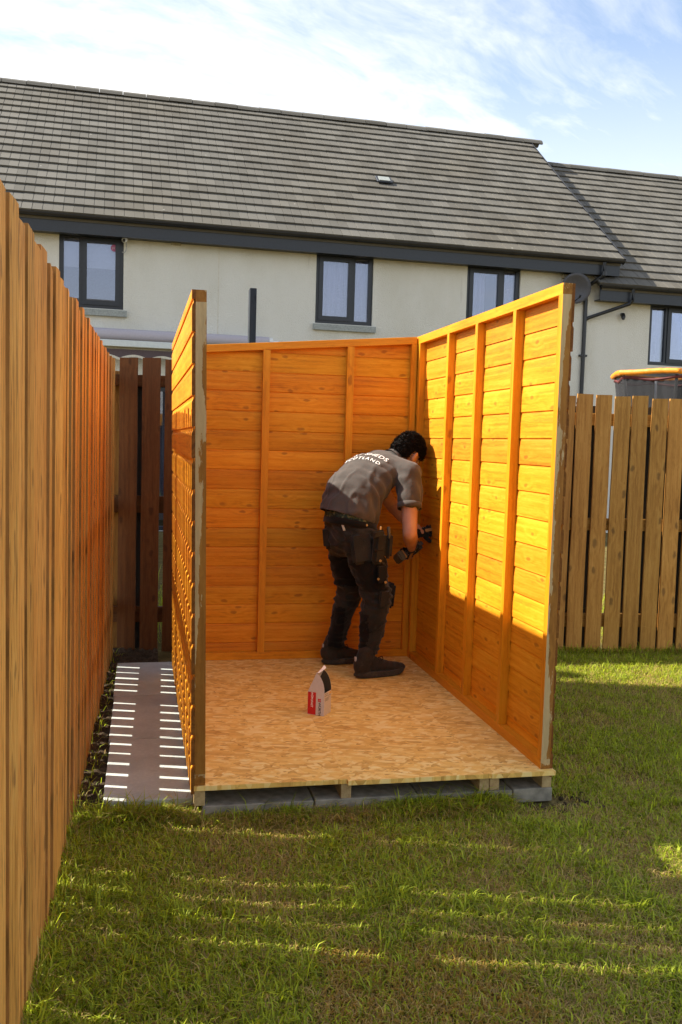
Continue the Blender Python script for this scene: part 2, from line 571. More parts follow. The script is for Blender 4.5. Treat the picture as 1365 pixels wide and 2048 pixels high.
def mat_grass():
    mt, nt = newmat('grass_blades')
    out = nt.n('ShaderNodeOutputMaterial')
    at = nt.n('ShaderNodeAttribute')
    at.attribute_name = 'tint'
    df = nt.n('ShaderNodeBsdfPrincipled')
    nt.set(df, 'Base Color', at.outputs['Color'])
    nt.set(df, 'Roughness', 0.55)
    nt.set(df, 'Specular IOR Level', 0.25)
    tl = nt.n('ShaderNodeBsdfTranslucent')
    nt.set(tl, 'Color', nt.mix(1.0, at.outputs['Color'], (1.5, 1.5, 0.8), 'MULTIPLY'))
    mx = nt.n('ShaderNodeMixShader')
    nt.set(mx, 0, 0.45)
    nt.t.links.new(df.outputs[0], mx.inputs[1])
    nt.t.links.new(tl.outputs[0], mx.inputs[2])
    nt.t.links.new(mx.outputs[0], out.inputs[0])
    return mt


M['wall'] = mat_wall()
M['tile'] = mat_tile()
M['osb'] = mat_osb()
M['slab'] = mat_slab()
M['thatch'] = mat_ground('lawn_thatch', ((0.05, 0.042, 0.016), (0.14, 0.11, 0.042), (0.28, 0.21, 0.085)))
M['soil'] = mat_ground('bare_soil', ((0.035, 0.025, 0.016), (0.09, 0.066, 0.043), (0.17, 0.13, 0.088)), 14, 1.0)
M['glass'] = mat_glass()
M['slab_dark'] = plain('dark_concrete', (0.25, 0.23, 0.185), 0.9, 25, 0.3, 0.3)  # darker concrete for the slabs under the shed
M['net'] = mat_net()
M['grass'] = mat_grass()

# ================================================================== SETTING
# ------------------------------------------------------------------ ground
lawn = MB()
lawn.add([(-300, -300, G - 0.012), (300, -300, G - 0.012), (300, 300, G - 0.012), (-300, 300, G - 0.012)], [(0, 1, 2, 3)])
lawn_o = lawn.build('lawn', M['thatch'])
tag(lawn_o, 'ground under the lawn running out past the fences', None, kind='structure')


def grid_sheet(name, x0, x1, y0, y1, nx, ny, hfun, mat):
    xs = np.linspace(x0, x1, nx)
    ys = np.linspace(y0, y1, ny)
    vs = [(x, y, hfun(x, y)) for y in ys for x in xs]
    fs = [(j * nx + i, j * nx + i + 1, (j + 1) * nx + i + 1, (j + 1) * nx + i) for j in range(ny - 1) for i in range(nx - 1)]
    b = MB()
    b.add(vs, fs)
    o = b.build(name, mat)
    o.data.polygons.foreach_set('use_smooth', [True] * len(o.data.polygons))
    return o


soil = grid_sheet('soil_strip', -0.50, -0.10, -0.15, 3.06, 60, 320,
                  lambda x, y: G + 0.004 + 0.030 * abs(noise.noise((x * 22, y * 22, 0))) + 0.012 * noise.noise((x * 60, y * 60, 3)) - 0.05 * max(0.0, 0.05 - y) / 0.2, M['soil'])
tag(soil, 'strip of dark bare soil between the left fence and the slabs', None, kind='structure')

# ------------------------------------------------------------------ paving slabs
SLAB_TOP = -0.085
paving = empty('paving', (0, 0, SLAB_TOP))
tag(paving, 'grey concrete slabs laid beside and beneath the shed', None, kind='structure')


def slab(x0, y0, x1, y1, dz=0.0, mat='slab'):
    b = MB()
    b.box((-(x1 - x0) / 2, -(y1 - y0) / 2, -0.06), ((x1 - x0) / 2, (y1 - y0) / 2, 0))
    b.build('slab', M[mat], paving, ((x0 + x1) / 2, (y0 + y1) / 2, dz), (0, 0, rng.uniform(-.004, .004)), bevel=0.003)


for i in range(3):       # the strip left of the shed
    slab(-0.345 - 0.008 * i, 0.10 + i * 0.78, 0.035 - 0.006 * i, 0.10 + i * 0.78 + 0.775, 0.001 * (i % 2))
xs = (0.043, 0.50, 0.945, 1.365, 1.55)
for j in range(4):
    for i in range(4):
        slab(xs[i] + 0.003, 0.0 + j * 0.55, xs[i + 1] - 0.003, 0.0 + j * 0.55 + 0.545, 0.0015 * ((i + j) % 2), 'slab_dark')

# ================================================================== SHED
T = 0.014            # cladding
PITCHB = 0.1215      # board spacing


def shiplap(L, clip=None):
    t = T
    poly = [(0, .0050), (.40 * t, .0012), (t, .0016), (t, .094), (.92 * t, .1005), (.62 * t, .107), (.56 * t, .114), (.54 * t, .127), (.44 * t, .127), (.42 * t, .1195), (.24 * t, .1115), (0.0, .0760)]
    b = MB()
    b.prism(poly, 'x', 0, L)
    b.mi = [1, 1] + [0] * (len(b.f) - 2)
    return b.mesh('board', [M['shed'], M['end_grain']])


def timber(name, size, parent, loc, rot=(0, 0, 0), mat='shed_frame', endmat=None, bevel=0.0015):
    """a length of sawn timber, its length along local X"""
    L, a, c = size
    b = MB()
    b.box((0, 0, 0), (L, a, c))
    if endmat:
        b.mi = [0, 0, 0, 1, 0, 1]
        return b.build(name, [M[mat], M[endmat]], parent, loc, rot)
    return b.build(name, M[mat], parent, loc, rot, bevel=bevel)


def nail(parent, loc, axis='y', r=0.003):
    b = MB()
    d = {'y': Vector((0, 1, 0)), 'x': Vector((1, 0, 0))}[axis]
    b.tube([Vector((0, 0, 0)) - d * 0.001, Vector((0, 0, 0)) + d * 0.002], r, 6)
    b.build('nail', M['nail'], parent, loc)


ROTV = (0, -math.pi / 2, 0)     # local X -> +Z (upright timber), local Z -> -X

HL, HR, W, D = 1.946, 2.069, 1.545, 2.15
YB = 2.093                      # inner face of the back framing

# ---- floor
base = empty('shed_floor', (0, 0, SLAB_TOP))
tag(base, 'pale strand board shed floor on timber joists over grey slabs', 'shed floor')
fz = -SLAB_TOP
for x0, x1, a in ((0.011, 0.634, -0.004), (0.6346, 1.2560, -0.024), (1.2566, 1.5455, -0.028)):
    b = MB()
    b.box((0, a, -0.019), (x1 - x0, D, 0))
    b.build('floor_sheet', M['osb'], base, (x0, 0, fz))
for x in (0.013, 0.612, 1.214, 1.2605, 1.500):
    timber('joist', (D - 0.02, 0.043, 0.064), base, (x + 0.043, 0.006, 0.001), (0, 0, math.pi / 2), 'joist')
for k in range(4):
    timber('joist', (1.40, 0.04, 0.05), base, (0.06, 0.5 + k * 0.5, 0.008), (0, 0, 0), 'joist')

# ---- left wall panel (seen from its outer side and its front end)
lw = empty('shed_wall_panel', (0.0, 0, 0), (0, -0.0138, 0.0105))
tag(lw, 'left shed wall panel seen edge-on, outer shiplap facing the fence', 'wall panel', 'shed wall panels')
me_side = shiplap(D + 0.012)
for k in range(16):
    inst('board', me_side, lw, (T, 0.0 + rng.uniform(-.003, .002), -0.035 + k * PITCHB), (0, 0, math.pi / 2))
b = MB()
b.prism([(0, 0.0016), (T, 0.0016), (T, HL - (-0.035 + 16 * PITCHB)), (0, HL - (-0.035 + 16 * PITCHB))], 'x', 0, D)
b.mi = [1, 1, 0, 0, 0, 0]
b.build('board', [M['shed'], M['end_grain']], lw, (T, 0, -0.035 + 16 * PITCHB), (0, 0, math.pi / 2))
fd = 0.042
timber('top_rail', (D, fd, 0.046), lw, (T + fd, 0.002, HL - 0.046), (0, 0, math.pi / 2), 'shed_frame', 'peeled')
timber('bottom_rail', (D, fd, 0.046), lw, (T + fd, 0.002, 0.001), (0, 0, math.pi / 2), 'shed_frame', 'peeled')


def upright(parent, x1, y0, z0, z1, wx, wy, front='shed_frame'):
    """upright stud spanning x1-wx..x1, y0..y0+wy"""
    b = MB()
    b.box((0, 0, 0), (z1 - z0, wy, wx))
    b.mi = [0, 0, 1, 0, 0, 0]
    return b.build('stud', [M['shed_frame'], M[front]], parent, (x1, y0, z0), ROTV)


upright(lw, T + fd, 0.0, 0.047, HL - 0.046, fd, 0.040, 'peeled')
for y in (0.52, 1.03, 1.54):
    upright(lw, T + fd, y, 0.047, HL - 0.046, fd, 0.036)

# ---- right wall panel
rw = empty('shed_wall_panel', (0, 0, 0), (0, 0.002, 0))
tag(rw, 'right shed wall panel with sunlit inner boards and upright studs', 'wall panel', 'shed wall panels')
XR = 1.488
for k in range(17):
    z = -0.035 + k * PITCHB
    if k < 16:
        inst('board', me_side, rw, (XR + fd, D + 0.013 + rng.uniform(0, .009), z), (0, 0, -math.pi / 2))
    else:
        b = MB()
        b.prism([(0, 0.0016), (T, 0.0016), (T, HR - z), (0, HR - z)], 'x', 0, D - 0.004)
        b.mi = [1, 1, 0, 0, 0, 0]
        b.build('board', [M['shed'], M['end_grain']], rw, (XR + fd, D, z), (0, 0, -math.pi / 2))
timber('top_rail', (D, fd, 0.046), rw, (XR + fd, 0.002, HR - 0.046), (0, 0, math.pi / 2), 'shed_frame', 'peeled')
timber('bottom_rail', (D, fd, 0.046), rw, (XR + fd, 0.002, 0.001), (0, 0, math.pi / 2), 'shed_frame', 'peeled_pale')
upright(rw, XR + fd, 0.0, 0.047, HR - 0.046, fd, 0.040, 'peeled_pale')
for y in (0.495, 1.005, 1.475, YB - 0.045, D - 0.038):
    upright(rw, XR + fd, y, 0.047, HR - 0.046, fd, 0.036)

# ---- back wall panel
bw = empty('shed_wall_panel', (0, YB, 0))
tag(bw, 'back shed wall panel of orange stained boards behind the workman', 'wall panel', 'shed wall panels')
xa, xb = T + fd - 0.001, XR - 0.0004
me_back = shiplap(xb - xa)


def topz(x):
    return HL - 0.004 + (HR - HL) * (x - xa) / (xb - xa)


for k in range(16):
    z = -0.02 + k * PITCHB
    if z + PITCHB < topz(xa) - 0.02:
        inst('board', me_back, bw, (xa, 0.04, z))
    else:
        b = MB()
        b.prism([(0, z + .0016), (xb - xa, z + .0016), (xb - xa, z + .1165), (0, z + .1165)], 'y', 0, T)
        b.box((0, 0.006, z + .1165), (xb - xa, 0.011, z + .126))
        b.build('board', M['shed'], bw, (xa, 0.04, 0))
for k in (16,):
    z = -0.02 + k * PITCHB
    b = MB()
    b.prism([(0, z + .0016), (xb - xa, z + .0016), (xb - xa, topz(xb) - .01), (0, topz(xa) - 0.01)], 'y', 0, T)
    b.build('board', M['shed'], bw, (xa, 0.04, 0))
sl = math.atan2(HR - HL, xb - xa)
timber('top_rail', ((xb - xa) / math.cos(sl), 0.039, 0.045), bw, (xa, 0, topz(xa) - 0.045), (0, -sl, 0))
timber('bottom_rail', (xb - xa, 0.039, 0.046), bw, (xa, 0, 0.001))
for x in (xa, 0.505, 1.035, xb - 0.036):
    wd = 0.044 if 0.1 < x < 1.4 else 0.036
    upright(bw, x + wd, 0.001, 0.047, topz(x) - 0.044, wd, 0.038)

# ================================================================== FENCES
def fence_board_mesh(mat, wd=0.105, th=0.018, L=2.02, seed=0, edge=None):
    rg = random.Random(seed)
    n = 9
    vs, fs = [], []
    for i in range(n):
        x = L * i / (n - 1)
        wv = rg.uniform(-.0016, .0016)
        cup = rg.uniform(-.001, .001)
        a, c = -wd / 2 + wv, wd / 2 + wv
        top = rg.uniform(-.002, .002) if i == n - 1 else 0
        vs += [(x + top, a, 0), (x - top, c, 0), (x - top, c, th), (x, 0, th + 0.0003 + cup), (x + top, a, th)]
    for i in range(n - 1):
        for k in range(5):
            k2 = (k + 1) % 5
            fs.append((i * 5 + k, i * 5 + k2, (i + 1) * 5 + k2, (i + 1) * 5 + k))
    fs += [(4, 3, 2, 1, 0), tuple((n - 1) * 5 + k for k in range(5))]
    b = MB()
    b.add(vs, fs)
    if edge:
        b.mi = [1 if (q % 5) in (1, 4) else 0 for q in range(len(fs) - 2)] + [0, 0]
    return b.mesh('board', [mat, edge] if edge else mat)


def upright_rot(theta):
    """local X up, local Z (the face) along the horizontal direction theta"""
    zx = Vector((math.cos(theta), math.sin(theta), 0))
    X = Vector((0, 0, 1))
    Y = zx.cross(X)
    return Matrix((X, Y, zx)).transposed().to_euler()


# left fence: boards on the near side of rails, gaps that let the sun through
lf = empty('garden_fence', (-0.47, 0, G))
tag(lf, 'tall bright timber fence along the left side, boards seen edge-on', 'fence', 'garden fences')
fx = lambda y: -0.462 + 0.0162 * (y + 0.2)        # near face of the boards
lmes = [fence_board_mesh(M['fence'], 0.106, 0.022, 2.03, s, M['fence_edge']) for s in range(6)]
for k in range(-17, 20):
    y = 0.177 + 0.1357 * (k + 0.5) + rng.uniform(-.004, .004)
    if y > 3.03:
        break
    o = inst('board', lmes[k % 6], lf, (fx(y) - 0.021 + rng.uniform(-.0055, .0055) + 0.47, y, 0.0 + rng.uniform(-.012, .006)), upright_rot(0.0))
    o.rotation_euler.rotate_axis('Z', rng.uniform(-.006, .006))
    o.rotation_euler.rotate_axis('X', rng.uniform(-.045, .045))
    o.scale = (1 + rng.uniform(-.004, .004), (rng.choice((0.98, 1, 1, 1.02, 1.05)) if y > 0.1 else rng.choice((1.0, 1.1, 1.16, 1.2, 1.24))), 1)
for z0, z1 in ((0.30, 0.385), (0.985, 1.085), (1.875, 1.955)):
    timber('rail', (5.4, 0.045, z1 - z0), lf, (fx(-2.2) - 0.068 + 0.47 + 0.045, -2.35, z0), (0, 0, math.pi / 2 - 0.0162), 'fence')
for y in (-1.9, -0.1, 1.7):
    timber('post', (2.0, 0.09, 0.09), lf, (fx(y) - 0.165 + 0.47 + 0.09, y, 0), ROTV, 'fence')

# back fence: angled slightly, dark stained bay by the corner, greyer bays to the right
bf = empty('garden_fence', (-0.45, 3.05, G), (0, 0, -math.atan(0.105)))
tag(bf, 'slatted timber fence with gaps crossing behind the shed', 'fence', 'garden fences')
bmd = [fence_board_mesh(M['fence_dark'], 0.125, 0.019, 2.07, 20 + s) for s in range(3)]
bmb = [fence_board_mesh(M['fence_brown'], 0.117, 0.019, 1.92, 30 + s) for s in range(6)]
x = 0.13
k = 0
while x < 1.1:
    o = inst('board', bmd[k % 3], bf, (x, 0, rng.uniform(-.004, .006)), upright_rot(-math.pi / 2))
    x += 0.157
    k += 1
x = 1.15
k = 0
while x < 5.4:
    o = inst('board', bmb[k % 6], bf, (x, 0, rng.uniform(-.012, .008)), upright_rot(-math.pi / 2))
    o.rotation_euler.rotate_axis('Z', rng.uniform(-.006, .006))
    x += 0.1425 + rng.uniform(-.004, .004)
    k += 1
M['fence_grey'] = wood('weathered_grey_board', (0.03, 0.027, 0.023), (0.05, 0.046, 0.04), (0.08, 0.074, 0.064), (0.03, 0.028, 0.025), 0.85)
gme = fence_board_mesh(M['fence_grey'], 0.10, 0.018, 1.90, 61)
for k in range(6):
    if k != 1:
        inst('board', gme, bf, (0.13 + 0.157 * (k + 0.5), 0.086, 0.0), upright_rot(-math.pi / 2))
for k in range(29):
    if k % 7 != 3:
        inst('board', gme, bf, (1.15 + 0.1425 * (k + 0.5) + rng.uniform(-.012, .012), 0.086, rng.uniform(-.02, .0)), upright_rot(-math.pi / 2), (0.975, 1, 1))
for z0, z1, xs_, xe_, mm in ((1.875, 1.955, 0.0, 1.1, 'fence_dark'), (0.985, 1.105, 0.0, 1.1, 'fence_dark'), (0.20, 0.31, 0.0, 1.1, 'fence_dark'),
                             (1.70, 1.79, 1.1, 5.4, 'fence_brown'), (0.92, 1.01, 1.1, 5.4, 'fence_brown'), (0.19, 0.29, 1.1, 5.4, 'fence_brown')):
    timber('rail', (xe_ - xs_, 0.045, z1 - z0), bf, (xs_, 0.021, z0), (0, 0, 0), mm)
for x in (0.02, 1.06, 2.9, 4.7):
    timber('post', (1.98 if x < 1.1 else 1.80, 0.09, 0.09), bf, (x + 0.045, 0.068, 0), ROTV, 'fence_brown')

# fence added behind the back one to shade the ground glimpsed through its gaps
nf = empty('garden_fence', (-0.50, 3.10, G))
tag(nf, 'boundary fence added beyond the back fence to shade the neighbouring garden', 'fence', 'garden fences')
nme = fence_board_mesh(M['fence_dark'], 0.14, 0.019, 2.0, 77)
for k in range(52):
    inst('board', nme, nf, (-0.004 * k, 0.141 * k, 0), upright_rot(0.0))
timber('rail', (7.3, 0.04, 0.09), nf, (-0.005, 0, 1.5), (0, 0, math.pi / 2 + 0.028), 'fence_dark')
timber('rail', (7.3, 0.04, 0.09), nf, (-0.005, 0, 0.4), (0, 0, math.pi / 2 + 0.028), 'fence_dark')

# ================================================================== HOUSES
TH = 0.0364
HX = Vector((math.cos(TH), math.sin(TH), 0))
HOUSE_ROT = (0, 0, TH)
Y0, RIDGE_S = 11.3254, 4.1491
WALL_N = 0.30
slope = math.atan2(8.0313 - 4.75, RIDGE_S)
ROOM_D = 2.2


def tile_mesh(wd=0.298, gauge=0.2945, th=0.026):
    b = MB()
    L = gauge + 0.055
    h = wd / 2
    top = [(0.0, 0), (h - .006, 0), (h - .003, -.006), (h + .003, -.006), (h + .006, 0), (wd, 0)]
    bot = [(wd, -th), (0.0, -th)]
    poly = [(u, z + th) for u, z in top + bot]
    # along local Y (up the slope): the tail lifted so that it laps the tile below
    n = len(poly)
    vs = [(u, 0, z + 0.031) for u, z in poly] + [(u, L, z - 0.004) for u, z in poly]
    fs = [tuple(range(n))[::-1], tuple(range(n, 2 * n))] + [(i, (i + 1) % n, n + (i + 1) % n, n + i) for i in range(n)]
    b.add(vs, fs)
    return b


GAUGE, TW = 0.2945, 0.302
tb = tile_mesh()
tile_me = tb.mesh('tile', M['tile'])


def window(parent, u0, u1, z0, z1, split, opening_side, curtain, sill=True, blind=0.0):
    """window part with frame, sash, panes, sill and what hangs behind the glass; split = fraction of the fixed light"""
    y = WALL_N
    fr = MB()
    f = 0.068
    for a, c in (((u0, z0), (u0 + f, z1)), ((u1 - f, z0), (u1, z1)), ((u0 + f, z0), (u1 - f, z0 + f)), ((u0 + f, z1 - f), (u1 - f, z1))):
        fr.box((a[0], y + 0.04, a[1]), (c[0], y + 0.11, c[1]))
    um = u0 + (u1 - u0) * split
    fr.box((um - 0.03, y + 0.041, z0 + f), (um + 0.03, y + 0.108, z1 - f))
    o = fr.build('window', M['anthracite'], parent)
    lights = [(u0 + f, um - 0.03), (um + 0.03, u1 - f)]
    for i, (a, c) in enumerate(lights):
        if i == opening_side:
            s = MB()
            g = 0.060
            for p, q in (((a - .012, z0 + f - .012), (a + g, z1 - f + .012)), ((c - g, z0 + f - .012), (c + .012, z1 - f + .012)), ((a + g, z0 + f - .012), (c - g, z0 + f + g)), ((a + g, z1 - f - g), (c - g, z1 - f + .012))):
                s.box((p[0], y + 0.022, p[1]), (q[0], y + 0.080, q[1]))
            s.build('sash', M['anthracite'], o)
            a, c, zz0, zz1 = a + g, c - g, z0 + f + g, z1 - f - g
            yy = y + 0.05
        else:
            zz0, zz1, yy = z0 + f, z1 - f, y + 0.075
        p = MB()
        p.box((a - .004, yy, zz0 - .004), (c + .004, yy + 0.02, zz1 + .004))
        p.build('pane', M['glass'], o)
    if sill:
        s = MB()
        s.prism([(y - 0.06, z0 - 0.115), (y + 0.10, z0 - 0.115), (y + 0.10, z0 - 0.003), (y - 0.06, z0 - 0.018)], 'x', u0 - 0.035, u1 + 0.055)
        s.build('sill', M['sill'], o)
    if curtain:
        for (a, c) in curtain:
            c2 = MB()
            n = 60
            vs, fs = [], []
            for i in range(n + 1):
                t = i / n
                uu = u0 + (u1 - u0) * (a + (c - a) * t)
                dd = y + 0.22 + 0.022 * math.sin(t * (c - a) * 75 + 0.8 * math.sin(t * 9)) + 0.01 * math.sin(t * 23)
                vs += [(uu, dd, z0 - 0.1), (uu, dd + 0.006, z1 + 0.05)]
            for i in range(n):
                fs.append((2 * i, 2 * i + 2, 2 * i + 3, 2 * i + 1))
            c2.add(vs, fs)
            co = c2.build('curtain', M['curtain'], o)
            co.data.polygons.foreach_set('use_smooth', [True] * n)
    if blind:
        s = MB()
        zb = z1 - (z1 - z0) * blind
        s.box((u0 + 0.02, y + 0.16, zb), (u1 - 0.02, y + 0.164, z1))
        s.box((u0 + 0.02, y + 0.155, zb - 0.02), (u1 - 0.02, y + 0.169, zb))
        s.build('blind', M['blind'], o)
    return o


def wall_mesh(u0, u1, z0, z1, openings, depth=0.13):
    us = sorted({u0, u1, *[q for o in openings for q in o[:2]]})
    zs = sorted({z0, z1, *[q for o in openings for q in o[2:]]})
    b = MB()
    y = WALL_N
    for i in range(len(us) - 1):
        for j in range(len(zs) - 1):
            a, c, d, e = us[i], us[i + 1], zs[j], zs[j + 1]
            if any(o[0] <= a and c <= o[1] and o[2] <= d and e <= o[3] for o in openings):
                continue
            b.add([(a, y, d), (c, y, d), (c, y, e), (a, y, e)], [(0, 1, 2, 3)])
    for o in openings:
        a, c, d, e = o
        y2 = y + depth
        b.add([(a, y, d), (a, y2, d), (a, y2, e), (a, y, e)], [(0, 1, 2, 3)])
        b.add([(c, y, d), (c, y2, d), (c, y2, e), (c, y, e)], [(0, 1, 2, 3)])
        b.add([(a, y, d), (c, y, d), (c, y2, d), (a, y2, d)], [(0, 1, 2, 3)])
        b.add([(a, y, e), (c, y, e), (c, y2, e), (a, y2, e)], [(0, 1, 2, 3)])
    return b


def gutter(parent, u0, u1, zg):
    b = MB()
    prof = []
    for k in range(9):
        a = math.pi + math.pi * k / 8
        prof.append((0.0 + 0.058 * math.cos(a), zg - 0.01 + 0.058 * math.sin(a)))
    for k in range(8, -1, -1):
        a = math.pi + math.pi * k / 8
        prof.append((0.0 + 0.053 * math.cos(a), zg - 0.01 + 0.053 * math.sin(a)))
    b.prism(prof, 'x', u0, u1)
    o = b.build('gutter', M['gutter'], parent)
    u = u0 + 0.4
    i = 0
    while u < u1:
        s = MB()
        wd = 0.06 if i % 4 == 1 else 0.012
        pr = []
        for k in range(9):
            a = math.pi + math.pi * k / 8
            pr.append((0.064 * math.cos(a), zg - 0.008 + 0.064 * math.sin(a)))
        s.prism(pr, 'x', u, u + 2 * wd)
        s.build('bracket', M['gutter'], o)
        u += 0.92
        i += 1
    return o


def house(name, label, u0, u1, zg, n_ind, openings, wall_u0=None, right_verge=True):
    h = empty(name, (-math.sin(TH) * 0, Y0, 0), HOUSE_ROT)
    tag(h, label, 'house', 'terraced houses behind the fence')
    wl = wall_mesh(u0 + 0.02 if wall_u0 is None else wall_u0, u1 - 0.12, G, zg - 0.16, openings)
    wl.build('wall', M['wall'], h)
    # rooms behind the openings
    for (a, c, d, e) in openings:
        b = MB()
        A = (a - 0.5, WALL_N + 0.135, d - 0.9)
        Bq = (c + 0.5, WALL_N + ROOM_D, e + 0.25)
        vs = [(A[0], A[1], A[2]), (Bq[0], A[1], A[2]), (Bq[0], Bq[1], A[2]), (A[0], Bq[1], A[2]), (A[0], A[1], Bq[2]), (Bq[0], A[1], Bq[2]), (Bq[0], Bq[1], Bq[2]), (A[0], Bq[1], Bq[2])]
        b.add(vs, [(0, 1, 2, 3), (7, 6, 5, 4), (1, 2, 6, 5), (2, 3, 7, 6), (3, 0, 4, 7)])
        b.build('room_wall', M['room'], h)
    b = MB()
    b.box((u0 - 0.02, 0.062, zg - 0.275), (u1 - 0.02, 0.085, zg - 0.035))
    b.build('fascia', M['anthracite'], h)
    b = MB()
    b.box((u0, 0.086, zg - 0.262), (u1 - 0.03, WALL_N + 0.02, zg - 0.245))
    b.build('soffit', M['anthracite'], h)
    gutter(h, u0 - 0.05, u1 + 0.02, zg)
    # roof deck with its slope
    r = MB()
    rz = zg + RIDGE_S * math.tan(slope)
    r.prism([(0.0, zg - 0.02), (RIDGE_S, rz - 0.02), (RIDGE_S * 2, zg - 0.02), (RIDGE_S * 2, zg - 0.12), (RIDGE_S, rz - 0.14), (0.05, zg - 0.10)], 'x', u0, u1 - 0.02)
    # end gables
    r.prism([(0.10, zg - 0.13), (RIDGE_S, rz - 0.15), (RIDGE_S * 2 - 0.1, zg - 0.13)], 'x', u1 - 0.20, u1 - 0.12)
    roof = r.build('roof', M['tile'], h)
    nrow = 18
    ncol = int((u1 - u0) / TW) + 1
    stuff = MB()
    cnt = 0
    cs, sn = math.cos(slope), math.sin(slope)
    for row in range(nrow):
        s0 = -0.03 + row * GAUGE
        shift = (row % 2) * TW / 2
        for col in range(ncol):
            uu = u1 - TW * (col + 1) + shift
            kx_ = 1.0
            if uu + TW > u1 + 0.16:
                continue
            if uu + TW > u1 + 0.01:
                kx_ = 0.5
            if uu < u0 - 0.2:
                continue
            y, z = s0 * cs, zg + s0 * sn - 0.012
            if cnt < n_ind:
                inst('tile', tile_me, roof, (uu + rng.uniform(-.002, .002), y, z + rng.uniform(-.002, .002)), (slope, rng.uniform(-.003, .003), 0), (kx_, 1, 1))
                cnt += 1
            else:
                jz = rng.uniform(-.002, .002)
                stuff.add([(uu + vx * kx_, y + vy * cs - vz * sn, z + jz + vy * sn + vz * cs) for vx, vy, vz in tb.v], tb.f)
    if stuff.v:
        so = stuff.build('tiles', M['tile'], roof)
        so['kind'] = 'stuff'
    # ridge tiles
    u = u0
    rm = MB()
    prof = [(-0.15, -0.085), (-0.11, -0.02), (-0.05, 0.022), (0, 0.036), (0.05, 0.022), (0.11, -0.02), (0.15, -0.085), (0.10, -0.09), (0, 0.0), (-0.10, -0.09)]
    rm.prism(prof, 'x', 0, 0.435)
    rme = rm.mesh('ridge_tile', M['tile'])
    while u < u1 - 0.1:
        inst('ridge_tile', rme, roof, (u, RIDGE_S, rz + 0.045 + rng.uniform(-.004, .004)), (0, rng.uniform(-.008, .008), 0))
        u += 0.445
    if right_verge:
        v = MB()
        L = RIDGE_S / cs
        v.box((u1 - 0.0, -0.04, -0.06), (u1 + 0.022, L, 0.056))
        vo = v.build('verge_trim', M['gutter'], roof, (0, 0, zg - 0.012), (slope, 0, 0))
    return h


win_main = [(-1.57, -0.59, 3.39, 4.535), (2.53, 3.52, 3.37, 4.535), (5.21, 6.21, 3.37, 4.535), (-0.9, 1.5, -0.135, 2.2)]
h1 = house('terraced_house', 'long cream rendered house with grey tiled roof and dark windows', -4.6, 8.02, 4.75, 300, win_main)
win_r = [(8.80, 9.95, 2.97, 4.085)]
h2 = house('terraced_house', 'lower neighbouring cream house at the right with stepped-down roof', 7.66, 12.4, 4.31, 300, win_r, 7.9005)

# the house whose garden this is, behind the camera: it closes off the sky on that side and shows in the window panes
hb = empty('detached_house', (1.0, -17.0, G))
tag(hb, 'house behind the viewer, only glimpsed as a reflection in the window panes', 'house')
b = MB()
b.box((-6, -8, 0), (7, 0, 5.0))
b.build('wall', M['wall'], hb)
b = MB()
b.prism([(0.35, 4.9), (-4.0, 8.3), (-8.35, 4.9)], 'x', -6.2, 7.2)
b.build('roof', M['tile'], hb)
for u_, z_ in ((-4, 3.3), (0, 3.3), (4, 3.3), (-3.5, 0.9), (3.5, 0.9)):
    b = MB()
    b.box((u_ - 0.6, 0.0, z_), (u_ + 0.6, 0.03, z_ + 1.2))
    wo_ = b.build('window', M['anthracite'], hb)
    b = MB()
    b.box((u_ - 0.54, 0.031, z_ + 0.06), (u_ + 0.54, 0.036, z_ + 1.14))
    b.build('pane', M['gutter'], wo_)

# left window: fixed light at left, opening sash at right, blind half down
window(h1, *win_main[0], 0.335, 1, None, blind=0.42)
window(h1, *win_main[1], 0.66, 0, [(0.02, 0.98)])
window(h1, *win_main[2], 0.68, 0, [(0.0, 0.42), (0.62, 0.99)])
window(h2, *win_r[0], 0.33, 1, [(0.0, 0.32)], sill=False, blind=0.0)

window(h1, *win_main[3], 0.5, 1, None, sill=False)

# movement joint in the render
b = MB()
b.box((0.905, WALL_N - 0.004, G), (0.918, WALL_N + 0.02, 4.48))
b.build('movement_joint', M['trim'], h1)

# small fittings on the walls
bl = MB()
bl.box((0.14, WALL_N - 0.06, 4.46), (0.30, WALL_N + 0.02, 4.535))
bl.build('vent_block', M['beige'], h1, bevel=0.006)
bl = MB()
bl.box((7.00, WALL_N - 0.06, 4.40), (7.16, WALL_N + 0.02, 4.48))
bl.build('vent_block', M['beige'], h1, bevel=0.006)


def hp(u, n, z):
    return Vector((0, Y0, 0)) + HX * u + Vector((-math.sin(TH), math.cos(TH), 0)) * n + Vector((0, 0, z))


# roof vent
rvz = 4.75 + 1.80 * math.tan(slope)
rv = empty('roof_vent', hp(4.08, 1.80, rvz + 0.03), (slope, 0, TH))
tag(rv, 'small dark louvred vent set into the grey tiled roof', 'roof vent')
b = MB()
b.box((-0.15, -0.10, 0.02), (0.15, 0.13, 0.055))
b.build('frame', M['anthracite'], rv, bevel=0.008)
b = MB()
b.box((-0.105, -0.07, 0.056), (0.105, 0.09, 0.068))
b.build('cover', M['sill'], rv)

